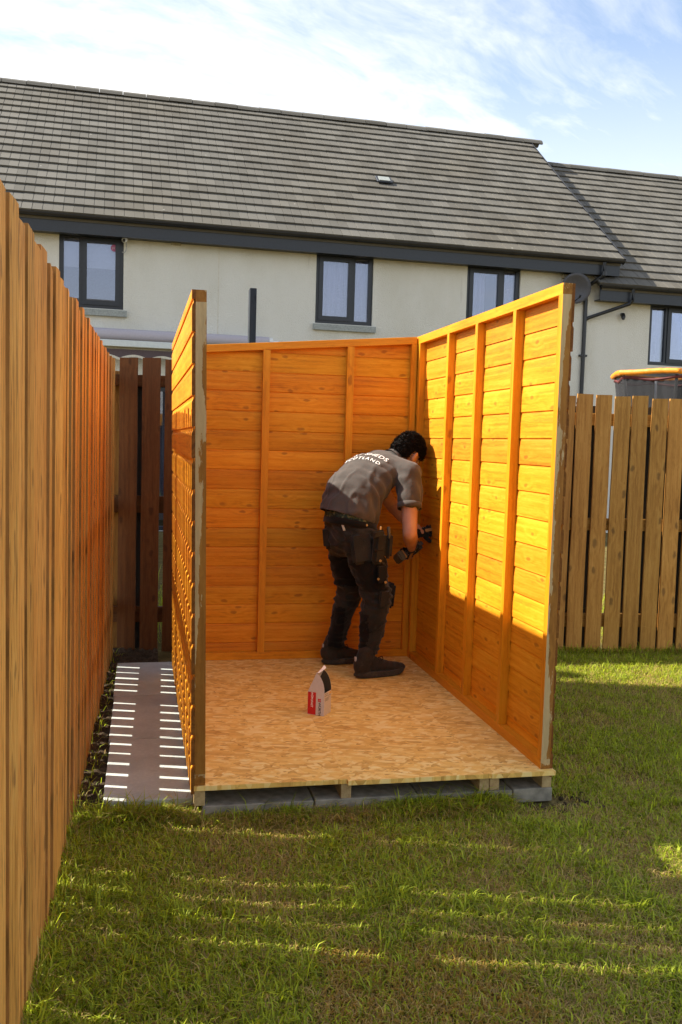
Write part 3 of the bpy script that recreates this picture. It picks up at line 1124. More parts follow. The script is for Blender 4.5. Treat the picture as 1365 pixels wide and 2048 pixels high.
# security camera by the left window
sc_ = empty('security_camera', hp(-0.585, WALL_N - 0.02, 4.47), HOUSE_ROT)
tag(sc_, 'small white security camera under the eaves beside the left window', 'camera')
b = MB()
b.box((-0.035, -0.03, 0.02), (0.045, 0.02, 0.065))
b.build('bracket', M['white_plastic'], sc_, bevel=0.008)
b = MB()
b.tube([(0.02, 0.0, 0.025), (0.016, -0.05, 0.01), (0.0, -0.13, -0.02), (-0.006, -0.15, -0.028)], [0.034, 0.045, 0.042, 0.030], 14)
hd = b.build('housing', M['white_plastic'], sc_, smooth=True)
b = MB()
b.tube([(-0.0055, -0.148, -0.027), (-0.008, -0.157, -0.030)], 0.026, 12)
b.build('lens', M['gutter'], hd)
b = MB()
b.tube([(0.03, -0.02, 0.0), (0.035, -0.035, -0.09), (0.03, -0.03, -0.16), (0.005, -0.03, -0.195), (-0.03, -0.02, -0.185)], 0.007, 6)
b.build('cable', M['cable'], sc_, smooth=True)

# sticker on the left window
st = empty('window_sticker', hp(-0.735, WALL_N + 0.047, 4.352), HOUSE_ROT)
tag(st, 'round faded pink sticker in the corner of the left window', 'sticker')
b = MB()
b.tube([(0, 0, 0), (0, -0.002, 0)], 0.055, 24)
b.build('disc', M['sticker'], st)


def text_mesh(body, size, align='CENTER', extrude=0.0004, spacing=1.0, offset=0.0):
    cu_ = bpy.data.curves.new('text', 'FONT')
    cu_.body = body
    cu_.size = size
    cu_.align_x = align
    cu_.align_y = 'CENTER'
    cu_.extrude = extrude
    cu_.space_character = spacing
    cu_.offset = offset
    cu_.resolution_u = 3
    o = bpy.data.objects.new('text', cu_)
    COL.objects.link(o)
    dg = bpy.context.evaluated_depsgraph_get()
    me = bpy.data.meshes.new_from_object(o.evaluated_get(dg))
    bpy.data.objects.remove(o)
    bpy.data.curves.remove(cu_)
    return me


me = text_mesh('yay', 0.06)
me.materials.clear()
me.materials.append(M['sticker_print'])
inst('lettering', me, st, (0, -0.003, 0.004), (math.pi / 2, 0, 0))

# satellite dish
sd = empty('satellite_dish', hp(7.19, WALL_N, 4.22), HOUSE_ROT)
tag(sd, 'dark grey oval satellite dish fixed below the eaves', 'satellite dish')
b = MB()
vs, fs = [(0, -0.13, 0)], []
NS, NR = 32, 5
for j in range(1, NR + 1):
    rr = j / NR
    for k in range(NS):
        a = 2 * math.pi * k / NS
        vs.append((0.29 * rr * math.cos(a), -0.13 - 0.07 * rr * rr - 0.10 * rr * math.sin(a) * 0.4, 0.26 * rr * math.sin(a)))
for k in range(NS):
    fs.append((0, 1 + k, 1 + (k + 1) % NS))
for j in range(NR - 1):
    for k in range(NS):
        a0 = 1 + j * NS
        fs.append((a0 + k, a0 + NS + k, a0 + NS + (k + 1) % NS, a0 + (k + 1) % NS))
b.add(vs, fs)
o = b.build('reflector', M['dish'], sd, smooth=True)
so = o.modifiers.new('solid', 'SOLIDIFY')
so.thickness = 0.012
b = MB()
b.tube([(0, 0.0, -0.05), (0, -0.12, -0.02)], 0.02, 8)
b.box((-0.05, -0.01, -0.14), (0.05, 0.005, 0.06))
b.build('mount', M['gutter'], sd)
b = MB()
b.tube([(0, -0.15, -0.22), (0, -0.34, -0.18)], 0.009, 6)
b.tube([(0, -0.33, -0.18), (0, -0.36, -0.15)], 0.020, 8)
b.build('arm', M['gutter'], sd)

# downpipe of the main house with the branch from the lower gutter
dp = empty('downpipe', hp(7.47, WALL_N - 0.04, G), HOUSE_ROT)
tag(dp, 'black downpipe down the cream wall at the step between the houses', 'downpipe')
zz = -G
b = MB()
b.tube([(0.19, -0.27, zz + 4.68), (0.19, -0.27, zz + 4.50), (0.17, -0.24, zz + 4.44), (0.02, -0.02, zz + 4.30), (0, 0.0, zz + 4.22), (0, 0, zz + 3.0), (0, 0, 0.0)], 0.036, 10)
b.build('pipe', M['gutter'], dp, smooth=True)
b = MB()
b.tube([(0.78, -0.27, zz + 4.26), (0.78, -0.27, zz + 4.06), (0.74, -0.23, zz + 4.00), (0.06, -0.01, zz + 3.74), (0.0, 0.002, zz + 3.70)], 0.033, 10)
b.build('branch_pipe', M['gutter'], dp, smooth=True)
for z in (4.18, 3.05, 2.2, 1.2):
    b = MB()
    b.box((-0.075, -0.012, zz + z), (0.075, 0.038, zz + z + 0.035))
    b.tube([(0, 0, zz + z - 0.004), (0, 0, zz + z + 0.04)], 0.042, 10)
    b.build('clip', M['gutter'], dp)
b = MB()
b.tube([(0.19, -0.27, zz + 4.52), (0.19, -0.27, zz + 4.45)], 0.042, 10)
b.build('collar', M['gutter'], dp)

# wall hook / outdoor sensor
wl_ = empty('wall_sensor', hp(8.23, WALL_N, 3.79), HOUSE_ROT)
tag(wl_, 'tiny black sensor light on the lower cream wall', 'sensor')
b = MB()
b.box((-0.035, -0.03, 0.03), (0.035, 0.0, 0.08))
b.build('mount', M['gutter'], wl_, bevel=0.006)
b = MB()
b.tube([(-0.01, -0.05, 0.06), (-0.02, -0.085, 0.0), (-0.025, -0.095, -0.045)], [0.032, 0.042, 0.022], 10)
b.build('head', M['gutter'], wl_, smooth=True)

# awning on the ground floor of the main house
aw = empty('awning', hp(-1.3, WALL_N, 2.9), HOUSE_ROT)
tag(aw, 'rolled grey awning with scalloped dark valance on the cream wall', 'awning')
L = 3.03
b = MB()
b.tube([(0, -0.16, 0.075), (L, -0.16, 0.075)], 0.098, 20)
b.build('roller', M['awning_cover'], aw, smooth=True)
b = MB()
b.tube([(L + 0.001, -0.16, 0.09), (L + 0.06, -0.16, 0.09)], 0.070, 14)
b.tube([(L + 0.06, -0.16, 0.085), (L + 0.16, -0.16, 0.085)], 0.034, 10)
b.build('end_cap', M['white_plastic'], aw, smooth=True)
b = MB()
b.box((0, -0.36, -0.12), (1.75, -0.29, -0.02))
b.build('front_bar', M['awning_bar'], aw, bevel=0.006)
b = MB()
b.box((0, -0.285, -0.155), (1.75, -0.27, -0.06))
b.build('lip', M['beige'], aw)
# scalloped valance: cloth panel and its cream trim
n = 96
vs, fs, vt, ft = [], [], [], []
for i in range(n + 1):
    t = 1.75 * i / n
    s = abs(math.sin(math.pi * (t - 0.22) / 0.44))
    zl = -0.235 - 0.055 * (1 - s)
    yy = -0.300 + 0.004 * math.sin(t * 25)
    vs += [(t, yy, -0.155), (t, yy, zl)]
    vt += [(t, yy - 0.002, zl + 0.001), (t, yy - 0.002, zl - 0.035)]
for i in range(n):
    fs.append((2 * i, 2 * i + 2, 2 * i + 3, 2 * i + 1))
b = MB()
b.add(vs, fs)
va = b.build('valance', M['awning_cloth'], aw)
b = MB()
b.add(vt, fs)
b.build('trim', M['trim'], va)
for t in (0.3, 2.6):
    b = MB()
    b.box((t, -0.07, -0.02), (t + 0.10, 0.01, 0.17))
    b.build('wall_bracket', M['awning_bar'], aw)

# charcoal post in the neighbouring garden
cp = empty('timber_post', (0.64, 4.5, G))
tag(cp, 'tall charcoal painted post standing behind the back shed wall', 'post')
b = MB()
b.box((0, 0, 0), (2.84, 0.108, 0.06))
b.build('post', M['anthracite_wood'], cp, (0.085, 0, 0), ROTV, bevel=0.004)
b = MB()
b.box((-0.05, -0.05, 0.0), (0.125, 0.16, 0.03))
b.build('foot', M['slab'], cp)

# trampoline behind the right fence
tr = empty('trampoline', (5.84, 6.41, G))
tag(tr, 'netted trampoline with orange padded rim behind the right fence', 'trampoline')
RT, ZT = 0.66, 2.43


def hexr(a):
    """radius of the six-sided rim in direction a"""
    q = (a - R(190)) % R(60) - R(30)
    return RT * math.cos(R(30)) / math.cos(q)


b = MB()
vs, fs = [], []
NRg, NSg = 180, 10
for i in range(NRg):
    a = 2 * math.pi * i / NRg
    rr = 0.025 + 0.0008 * math.sin(i * 1.9) + 0.0008 * math.sin(i * 5.1)
    for k in range(NSg):
        q = 2 * math.pi * k / NSg
        r_ = hexr(a) + rr * math.cos(q)
        vs.append((r_ * math.cos(a), r_ * math.sin(a), ZT + rr * 1.25 * math.sin(q) + 0.006 * math.sin(a * 5)))
for i in range(NRg):
    for k in range(NSg):
        fs.append((i * NSg + k, ((i + 1) % NRg) * NSg + k, ((i + 1) % NRg) * NSg + (k + 1) % NSg, i * NSg + (k + 1) % NSg))
b.add(vs, fs)
b.build('rim_pad', M['orange_pad'], tr, smooth=True)
b = MB()
vs, fs = [], []
levels = [(ZT - 0.02, 0.965), (ZT - 0.12, 0.95), (ZT - 0.30, 0.90), (ZT - 0.7, 0.86), (0.75, 0.85)]
NN = 96
for z, k_ in levels:
    for i in range(NN):
        a = 2 * math.pi * i / NN
        rr = hexr(a) * k_ + 0.008 * math.sin(i * 2.3 + z * 5)
        vs.append((rr * math.cos(a), rr * math.sin(a), z))
for j in range(len(levels) - 1):
    for i in range(NN):
        fs.append((j * NN + i, j * NN + (i + 1) % NN, (j + 1) * NN + (i + 1) % NN, (j + 1) * NN + i))
b.add(vs, fs)
b.build('safety_net', M['net'], tr, smooth=True)
b = MB()
b.tube([(hexr(a) * 0.95 * math.cos(a), hexr(a) * 0.95 * math.sin(a), ZT - 0.075 + 0.015 * math.sin(a * 6)) for a in np.linspace(0, 2 * math.pi, 97)], 0.018, 6, cap=False)
b.build('net_band', M['pad_red'], tr, smooth=True)
for k in range(6):
    a = R(190 + 60 * k)
    b = MB()
    ca_, sa_ = math.cos(a), math.sin(a)
    b.tube([((RT - 0.05) * ca_, (RT - 0.05) * sa_, ZT - 0.03), ((RT - 0.06) * ca_, (RT - 0.06) * sa_, ZT - 0.08), ((RT - 0.18) * ca_, (RT - 0.18) * sa_, 1.6), ((RT - 0.18) * ca_, (RT - 0.18) * sa_, 0.0)], 0.018, 8)
    po = b.build('pole', M['steel'], tr, smooth=True)
    b = MB()
    b.tube([((RT - 0.165) * ca_, (RT - 0.165) * sa_, 1.72), ((RT - 0.18) * ca_, (RT - 0.18) * sa_, 0.9)], 0.034, 8)
    b.build('foam_sleeve', M['foam'], po, smooth=True)
b = MB()
vs = [((RT - 0.12) * math.cos(a), (RT - 0.12) * math.sin(a), 0.70) for a in np.linspace(0, 2 * math.pi, 33)[:-1]]
b.add(vs + [(q[0], q[1], 0.69) for q in vs], [tuple(range(32)), tuple(range(63, 31, -1))] + [(i, (i + 1) % 32, 32 + (i + 1) % 32, 32 + i) for i in range(32)])
b.build('mat', M['foam'], tr)

# ================================================================== THE WORKMAN
def fabric(name, c0, c1, scale=220.0, rough=0.9, bstr=0.25, stain=None):
    mt, nt = newmat(name)
    tc = nt.n('ShaderNodeTexCoord').outputs['Object']
    n1 = nt.noise(tc, scale, 2)
    n2 = nt.noise(tc, 7.0, 5, 0.6)
    c = nt.ramp(nt.math('ADD', nt.math('MULTIPLY', n1, 0.35), nt.math('MULTIPLY', n2, 0.65)), [(0.35, c0), (0.65, c1)])
    if stain:
        c = nt.mix(nt.math('MULTIPLY', nt.sstep(nt.noise(tc, 16.0, 4, 0.6), 0.58, 0.75), 0.6), c, stain)
    h = nt.math('ADD', nt.math('MULTIPLY', n1, 0.3), nt.noise(tc, 26.0, 4, 0.55))
    p = finish(nt, c, rough, h, bstr, 0.006, spec=0.15)
    nt.set(p, 'Sheen Weight', 0.15)
    return mt


def mat_skin():
    mt, nt = newmat('skin')
    tc = nt.n('ShaderNodeTexCoord').outputs['Object']
    n1 = nt.noise(tc, 14.0, 4)
    n2 = nt.noise(tc, 160.0, 3)
    c = nt.ramp(n1, [(0.3, (0.40, 0.20, 0.13)), (0.7, (0.50, 0.28, 0.19))])
    p = finish(nt, c, 0.5, n2, 0.08, 0.002, spec=0.35)
    nt.set(p, 'Subsurface Weight', 0.15)
    nt.set(p, 'Subsurface Radius', (0.01, 0.004, 0.002))
    return mt


M['shirt'] = fabric('charcoal_polo_cloth', (0.056, 0.049, 0.044), (0.086, 0.076, 0.069), bstr=0.3)
M['trouser'] = fabric('charcoal_work_trouser_cloth', (0.012, 0.0118, 0.011), (0.031, 0.0295, 0.026), 180, stain=(0.065, 0.056, 0.045))
M['trouser_black'] = fabric('black_stretch_panel', (0.003, 0.003, 0.003), (0.007, 0.0065, 0.006), 180)
M['boot'] = fabric('dusty_black_boot_leather', (0.016, 0.013, 0.010), (0.042, 0.033, 0.024), 120, 0.7, stain=(0.10, 0.078, 0.055))
M['sole'] = fabric('black_rubber_sole', (0.028, 0.024, 0.019), (0.060, 0.050, 0.038), 90, 0.75, stain=(0.11, 0.09, 0.065))
M['pouch'] = fabric('black_cordura_pouch', (0.009, 0.0085, 0.007), (0.024, 0.022, 0.018), 260, stain=(0.06, 0.052, 0.04))
M['glove'] = fabric('black_work_glove', (0.008, 0.008, 0.009), (0.020, 0.020, 0.021), 200)
M['glove_trim'] = plain('tan_glove_trim', (0.40, 0.20, 0.06), 0.7)
M['skin'] = mat_skin()
M['print'] = plain('white_shirt_print', (0.80, 0.79, 0.76), 0.7, 60, 0.1, 0.0)
M['copper'] = plain('copper_rivet', (0.60, 0.28, 0.10), 0.3, 20, 0.1, 0.0, metal=0.9)
M['pencil'] = plain('tan_tool_handle', (0.55, 0.36, 0.14), 0.5)
M['boxers'] = None
M['driver'] = plain('dark_grey_tool_plastic', (0.05, 0.052, 0.05), 0.5)
M['battery'] = plain('dusty_olive_battery_plastic', (0.085, 0.08, 0.055), 0.55)
M['lace'] = plain('black_lace', (0.01, 0.01, 0.01), 0.8)
M['reflective'] = plain('grey_reflective_tab', (0.45, 0.45, 0.45), 0.4)
M['label_print'] = plain('off_white_label', (0.5, 0.5, 0.47), 0.7)


def mat_boxers():
    mt, nt = newmat('patterned_waistband_cloth')
    tc = nt.n('ShaderNodeTexCoord').outputs['Object']
    n1 = nt.noise(tc, 55.0, 3, 0.6)
    c = nt.ramp(n1, [(0.38, (0.006, 0.014, 0.016)), (0.50, (0.015, 0.05, 0.055)), (0.57, (0.05, 0.09, 0.03)), (0.62, (0.16, 0.17, 0.13))])
    finish(nt, c, 0.85)
    return mt


def mat_hair():
    mt, nt = newmat('short_black_hair')
    tc = nt.n('ShaderNodeTexCoord').outputs['Object']
    n1 = nt.noise(nt.vmath('MULTIPLY', tc, (220, 220, 90)), 1.0, 3, 0.6)
    c = nt.ramp(n1, [(0.3, (0.003, 0.0025, 0.002)), (0.7, (0.020, 0.015, 0.012))])
    finish(nt, c, 0.75, n1, 0.8, 0.006, spec=0.12)
    return mt


M['boxers'] = mat_boxers()
M['hair'] = mat_hair()


def frame(xa_, za_):
    """orthonormal matrix with Z near za_ and X near xa_ (columns)"""
    z = Vector(za_).normalized()
    x = Vector(xa_)
    x = (x - z * x.dot(z)).normalized()
    y = z.cross(x)
    return Matrix((x, y, z)).transposed()


def ell(b, c, F, r, nu=14, nv=9):
    c = Vector(c)
    vs = [c + F @ Vector((0, 0, -r[2]))]
    for j in range(1, nv):
        t = -math.pi / 2 + math.pi * j / nv
        for i in range(nu):
            a = 2 * math.pi * i / nu
            vs.append(c + F @ Vector((r[0] * math.cos(t) * math.cos(a), r[1] * math.cos(t) * math.sin(a), r[2] * math.sin(t))))
    vs.append(c + F @ Vector((0, 0, r[2])))
    fs = [(0, 1 + (i + 1) % nu, 1 + i) for i in range(nu)]
    for j in range(nv - 2):
        for i in range(nu):
            p0 = 1 + j * nu
            fs.append((p0 + i, p0 + (i + 1) % nu, p0 + nu + (i + 1) % nu, p0 + nu + i))
    last = len(vs) - 1
    p0 = 1 + (nv - 2) * nu
    fs += [(p0 + i, p0 + (i + 1) % nu, last) for i in range(nu)]
    b.add(vs, fs)


def chain(b, pts, side=(1, 0, 0), step=0.016):
    """pts: (pos, half-width along side, half-depth); tapering limb of overlapping ellipsoids"""
    for (p, a, c), (q, a2, c2) in zip(pts[:-1], pts[1:]):
        p, q = Vector(p), Vector(q)
        n = max(2, int((q - p).length / step))
        d = (q - p).normalized()
        F = frame(side, d)
        for i in range(n + 1):
            t = i / n
            t2 = t * t * (3 - 2 * t) * 0.5 + t * 0.5
            w1, w2 = a + (a2 - a) * t2, c + (c2 - c) * t2
            ell(b, p.lerp(q, t), F, (w1, w2, min(w1, w2)))


def organic(name, b, mat, parent, voxel=0.008, smooth=6, disp=None, mats=None, pick=None):
    me = b.mesh('tmp', [])
    o = bpy.data.objects.new('tmp', me)
    COL.objects.link(o)
    rm = o.modifiers.new('r', 'REMESH')
    rm.mode = 'VOXEL'
    rm.voxel_size = voxel
    sm = o.modifiers.new('s', 'SMOOTH')
    sm.iterations = smooth
    sm.factor = 0.5
    dg = bpy.context.evaluated_depsgraph_get()
    me2 = bpy.data.meshes.new_from_object(o.evaluated_get(dg))
    bpy.data.objects.remove(o)
    me2.name = name
    me2.materials.clear()
    for q in (mats or [mat]):
        me2.materials.append(q)
    if disp:
        nrm = [v.normal.copy() for v in me2.vertices]
        for v, n_ in zip(me2.vertices, nrm):
            v.co += n_ * disp(v.co, n_)
    if pick:
        for p in me2.polygons:
            p.material_index = pick(p.center, p.normal)
    me2.polygons.foreach_set('use_smooth', [True] * len(me2.polygons))
    me2.update()
    ob = bpy.data.objects.new(name, me2)
    ob.location = -parent.location
    return link(ob, parent)


def rbox(name, size, mat, parent, M4, bevel=0.008, seg=2):
    bm = bmesh.new()
    bmesh.ops.create_cube(bm, size=1.0)
    bmesh.ops.scale(bm, vec=size, verts=bm.verts)
    bmesh.ops.bevel(bm, geom=list(bm.edges), offset=bevel, segments=seg, affect='EDGES', clamp_overlap=True)
    me_ = bpy.data.meshes.new(name)
    bm.to_mesh(me_)
    bm.free()
    me_.materials.append(mat)
    me_.polygons.foreach_set('use_smooth', [True] * len(me_.polygons))
    me_.set_sharp_from_angle(angle=R(50))
    ob = bpy.data.objects.new(name, me_)
    link(ob, parent)
    Mw = M4.copy()
    Mw.translation = Mw.translation - ROOT
    ob.matrix_local = Mw
    return ob


ROOT = Vector((1.08, 1.74, 0.0))
man = empty('person', ROOT)
tag(man, 'workman in charcoal polo and black work trousers bending into the shed corner', 'person')

FT = Vector((0.72, 0.69, 0)).normalized()         # the way the chest faces
RT_ = Vector((FT.y, -FT.x, 0))                     # his right
FP = Vector((0.90, 0.43, 0)).normalized()
RP = Vector((FP.y, -FP.x, 0))

# --- joints
hipR, hipL = Vector((1.035, 1.640, 0.84)), Vector((0.965, 1.80, 0.83))
kneR, kneL = Vector((1.150, 1.610, 0.485)), Vector((1.035, 1.855, 0.475))
ankR, ankL = Vector((1.108, 1.615, 0.165)), Vector((0.976, 1.915, 0.16))
shR, shL = Vector((1.345, 1.695, 1.205)), Vector((1.130, 1.965, 1.245))
elR, elL = Vector((1.330, 1.585, 0.860)), Vector((1.33, 1.99, 0.99))
wrR, wrL = Vector((1.400, 1.775, 0.755)), Vector((1.462, 1.800, 0.842))
neck0, neck1 = Vector((1.265, 1.845, 1.265)), Vector((1.350, 1.880, 1.315))
head = Vector((1.383, 1.885, 1.333))
HF = Vector((0.66, 0.50, -0.62)).normalized()       # face direction
HFm = frame(HF, Vector((0.62, 0.22, 0.75)))          # columns: forward, left, up

# --- trousers
b = MB()
chain(b, [((0.995, 1.722, 0.965), 0.150, 0.120), ((1.000, 1.722, 0.88), 0.172, 0.140), ((1.000, 1.722, 0.83), 0.165, 0.135)], RP)
chain(b, [(hipR, 0.102, 0.118), (hipR.lerp(kneR, .5), 0.094, 0.108), (kneR, 0.082, 0.092), (kneR.lerp(ankR, .35), 0.078, 0.086), (kneR.lerp(ankR, .8), 0.060, 0.068), (ankR, 0.058, 0.066)], RP)
chain(b, [(hipL, 0.098, 0.105), (hipL.lerp(kneL, .5), 0.086, 0.094), (kneL, 0.072, 0.078), (kneL.lerp(ankL, .35), 0.070, 0.077), (kneL.lerp(ankL, .8), 0.057, 0.063), (ankL, 0.056, 0.064)], RP)


def trouser_disp(p, n):
    rg_ = abs(noise.noise(Vector((p.x * 10, p.y * 10, p.z * 15))))
    d = 0.010 * noise.noise(p * 8) + 0.006 * noise.noise(p * 19) + (0.009 * (1 - rg_ / 0.14) if rg_ < 0.14 else 0.0)
    for kn, an in ((kneR, ankR), (kneL, ankL)):
        q = p - an
        if (p.xy - an.xy).length < 0.16 and p.z < 0.30:
            d += 0.0065 * math.sin(p.z * 210 + 3.0 * noise.noise(p * 12) + p.x * 25) * max(0, 1 - p.z / 0.30)
        dz = abs(p.z - kn.z)
        if dz < 0.14:
            d += 0.0035 * (1 - dz / 0.14) * math.sin(p.z * 110 + 40 * p.x + 4 * noise.noise(p * 10))
    if p.z > 0.68:
        d += 0.004 * math.sin((p.z + p.x * 0.6) * 120 + 3 * noise.noise(p * 8))
    return d


def trouser_pick(c, n):
    if c.z < 0.40 + 0.16 * (c.x - 1.1) + 0.03 * noise.noise(c * 10):
        return 0 if n.dot(RP) + 0.25 * noise.noise(c * 14) > 0.62 and c.x > 1.0 else 1
    if 0.52 < c.z < 0.70 and n.dot(FP) < 0.2:
        return 1
    return 0


organic('trousers', b, None, man, 0.009, 5, trouser_disp, [M['trouser'], M['trouser_black']], trouser_pick)

# --- body: head, neck, arms down to the hands, one continuous mesh
b = MB()
ell(b, head, HFm, (0.101, 0.080, 0.106), 20, 12)
ell(b, head + HFm @ Vector((0.035, 0, -0.062)), HFm, (0.062, 0.056, 0.066))
ell(b, head + HFm @ Vector((0.088, 0, -0.085)), HFm, (0.022, 0.026, 0.022))       # chin
ell(b, head + HFm @ Vector((0.105, 0, -0.020)), HFm, (0.016, 0.012, 0.026))       # nose
ell(b, head + HFm @ Vector((0.094, 0, -0.056)), HFm, (0.012, 0.022, 0.009))       # mouth
ell(b, head + HFm @ Vector((0.090, 0, 0.022)), HFm, (0.014, 0.050, 0.012))        # brow
for s in (-1, 1):
    ell(b, head + HFm @ Vector((-0.004, s * 0.084, -0.022)), HFm, (0.019, 0.011, 0.033))   # ears
    ell(b, head + HFm @ Vector((-0.012, s * 0.092, -0.014)), HFm, (0.015, 0.008, 0.024))
chain(b, [(neck0, 0.062, 0.062), (neck1, 0.056, 0.058)], RT_)
chain(b, [(shR, 0.056, 0.060), (shR.lerp(elR, .5), 0.050, 0.056), (elR, 0.043, 0.047), (elR.lerp(wrR, .35), 0.046, 0.044), (wrR, 0.028, 0.032)], RT_, 0.012)
chain(b, [(shL, 0.056, 0.060), (shL.lerp(elL, .5), 0.050, 0.054), (elL, 0.042, 0.044), (elL.lerp(wrL, .35), 0.044, 0.042), (wrL, 0.027, 0.031)], RT_, 0.012)
chain(b, [((1.03, 1.77, 1.06), 0.13, 0.09), ((1.16, 1.83, 1.18), 0.15, 0.09), (neck0, 0.06, 0.06)], RT_)
chain(b, [((1.20, 1.84, 1.20), 0.06, 0.06), (shR, 0.055, 0.055)], RT_)
chain(b, [((1.20, 1.84, 1.20), 0.06, 0.06), (shL, 0.055, 0.055)], RT_)
organic('body', b, M['skin'], man, 0.0055, 4)
for s in (-1, 1):
    e = MB()
    ell(e, head + HFm @ Vector((0.088, s * 0.032, 0.004)) - ROOT, HFm, (0.011, 0.012, 0.011), 10, 8)
    e.build('eye', M['white_plastic'], man, smooth=True)

# --- hair
bm = bmesh.new()
bmesh.ops.create_icosphere(bm, subdivisions=5, radius=1.0)
dele = []
for v in bm.verts:
    p = v.co.copy()
    if (p.x > 0.46 and p.z < 0.24 + 0.15 * noise.noise(p * 9)) or (p.z < -0.62 and p.x > -0.5) or (p.z < -0.90) or (abs(p.y) > 0.70 and -0.30 < p.x < 0.26 and p.z < 0.06 and p.z > -0.6) or (p.x > 0.12 and p.z < -0.12):
        dele.append(v)
    k = 1.0 + 0.055 * noise.noise(p * 5.0) + 0.045 * abs(noise.noise(p * 13.0)) + 0.02 * noise.noise(p * 30)
    top = 1.0 + 0.10 * max(0, p.z) + 0.08 * max(0, p.x) * max(0, p.z)
    v.co = Vector((p.x * 0.109 * k * top, p.y * 0.088 * k, p.z * 0.114 * k * top))
bmesh.ops.delete(bm, geom=dele, context='VERTS')
me_ = bpy.data.meshes.new('hair')
bm.to_mesh(me_)
bm.free()
me_.materials.append(M['hair'])
me_.polygons.foreach_set('use_smooth', [True] * len(me_.polygons))
ho = inst('hair', me_, man)
sv, sf = [], []
hv = [(v.co.copy(), v.normal.copy()) for v in me_.vertices]
for q in range(9000):
    p, n_ = hv[rng.randrange(len(hv))]
    p = p + Vector((rng.uniform(-1, 1), rng.uniform(-1, 1), rng.uniform(-1, 1))) * 0.003
    d_ = (n_ * 0.55 + Vector((0.55, 0, 0.15)) + Vector((rng.gauss(0, .35), rng.gauss(0, .35), rng.gauss(0, .35)))).normalized()
    l_ = rng.uniform(0.010, 0.024)
    sd_ = d_.cross(Vector((rng.uniform(-1, 1), rng.uniform(-1, 1), rng.uniform(-1, 1)))).normalized() * 0.0011
    i0 = len(sv)
    sv += [p - sd_ - n_ * 0.003, p + sd_ - n_ * 0.003, p + d_ * l_ * 0.6 + n_ * 0.002, p + d_ * l_ - n_ * 0.002]
    sf += [(i0, i0 + 1, i0 + 2), (i0 + 1, i0 + 3, i0 + 2)]
stm = MB()
stm.add(sv, sf)
st_o = stm.build('hair_strands', M['hair'], ho)
st_o['kind'] = 'stuff'
hm = HFm.to_4x4()
hm.translation = head - ROOT
ho.matrix_local = hm

# --- polo shirt
W0 = Vector((0.992, 1.722, 0.955))
B1 = Vector((1.020, 1.752, 1.075))
B2 = Vector((1.120, 1.810, 1.185))
B3 = Vector((1.215, 1.840, 1.235))
b = MB()
chain(b, [(W0, 0.180, 0.150), (B1, 0.190, 0.148), (B2, 0.196, 0.126), (B3, 0.178, 0.100), (neck0 + Vector((0.01, 0, 0.0)), 0.080, 0.072)], RT_, 0.02)
chain(b, [(B3 + Vector((0.02, -0.02, -0.0)), 0.09, 0.085), (shR, 0.078, 0.078)], RT_)
chain(b, [(B3 + Vector((-0.03, 0.03, 0)), 0.09, 0.085), (shL, 0.078, 0.078)], RT_)
chain(b, [(shR, 0.074, 0.078), (shR.lerp(elR, .25), 0.073, 0.077), (shR.lerp(elR, .43), 0.070, 0.076)], RT_)
chain(b, [(shL, 0.074, 0.078), (shL.lerp(elL, .45), 0.066, 0.072)], RT_)
spine = (B2 - W0).normalized()
cut_c = Vector((0.985, 1.715, 0.940))
cut_n = Vector((0.30, 0.10, 0.95)).normalized()


def shirt_disp(p, n):
    q = p - B1
    lat = q.dot(RT_)
    m_ = max(0.0, min(1.0, (lat + 0.02) / 0.10))
    u = q.dot(FT)
    v = p.z
    up_ = max(0.0, min(1.0, (1.27 - p.z) / 0.08))
    d = 0.012 * up_ * m_ * math.sin(u * 95 + (v - 1.1) * 30 + 4.5 * noise.noise(p * 6)) * (0.5 + 0.8 * noise.noise(p * 4 + Vector((3, 1, 7))))
    d += 0.006 * up_ * noise.noise(p * 6.5)
    d += 0.005 * up_ * (1 - m_) * math.sin(u * 60 + v * 35 + 4 * noise.noise(p * 6)) * (0.4 + noise.noise(p * 5))
    d += 0.006 * up_ * (1 - abs(noise.noise(Vector((p.x * 9, p.y * 9, p.z * 4)))) * 6 if abs(noise.noise(Vector((p.x * 9, p.y * 9, p.z * 4)))) < 0.16 else 0.0)
    low = max(0.0, 1 - abs(p.z - 0.97) / 0.09)
    d += low * (0.010 + 0.006 * math.sin(lat * 55 + 2))
    return d


so_ = organic('shirt', b, M['shirt'], man, 0.0075, 5, shirt_disp)
# trim the shirt at its hem and sleeve ends
bm = bmesh.new()
bm.from_mesh(so_.data)
for pc, pn in ((cut_c, cut_n), (shR.lerp(elR, .60), (shR - elR).normalized())):
    if pc is cut_c:
        geom = bm.verts[:] + bm.edges[:] + bm.faces[:]
        bmesh.ops.bisect_plane(bm, geom=geom, plane_co=pc, plane_no=-pn, clear_outer=True)
bm.to_mesh(so_.data)
bm.free()
sol = so_.modifiers.new('cloth', 'SOLIDIFY')
sol.thickness = 0.004
bvh = BVHTree.FromPolygons([v.co.copy() for v in so_.data.vertices], [tuple(p.vertices) for p in so_.data.polygons])

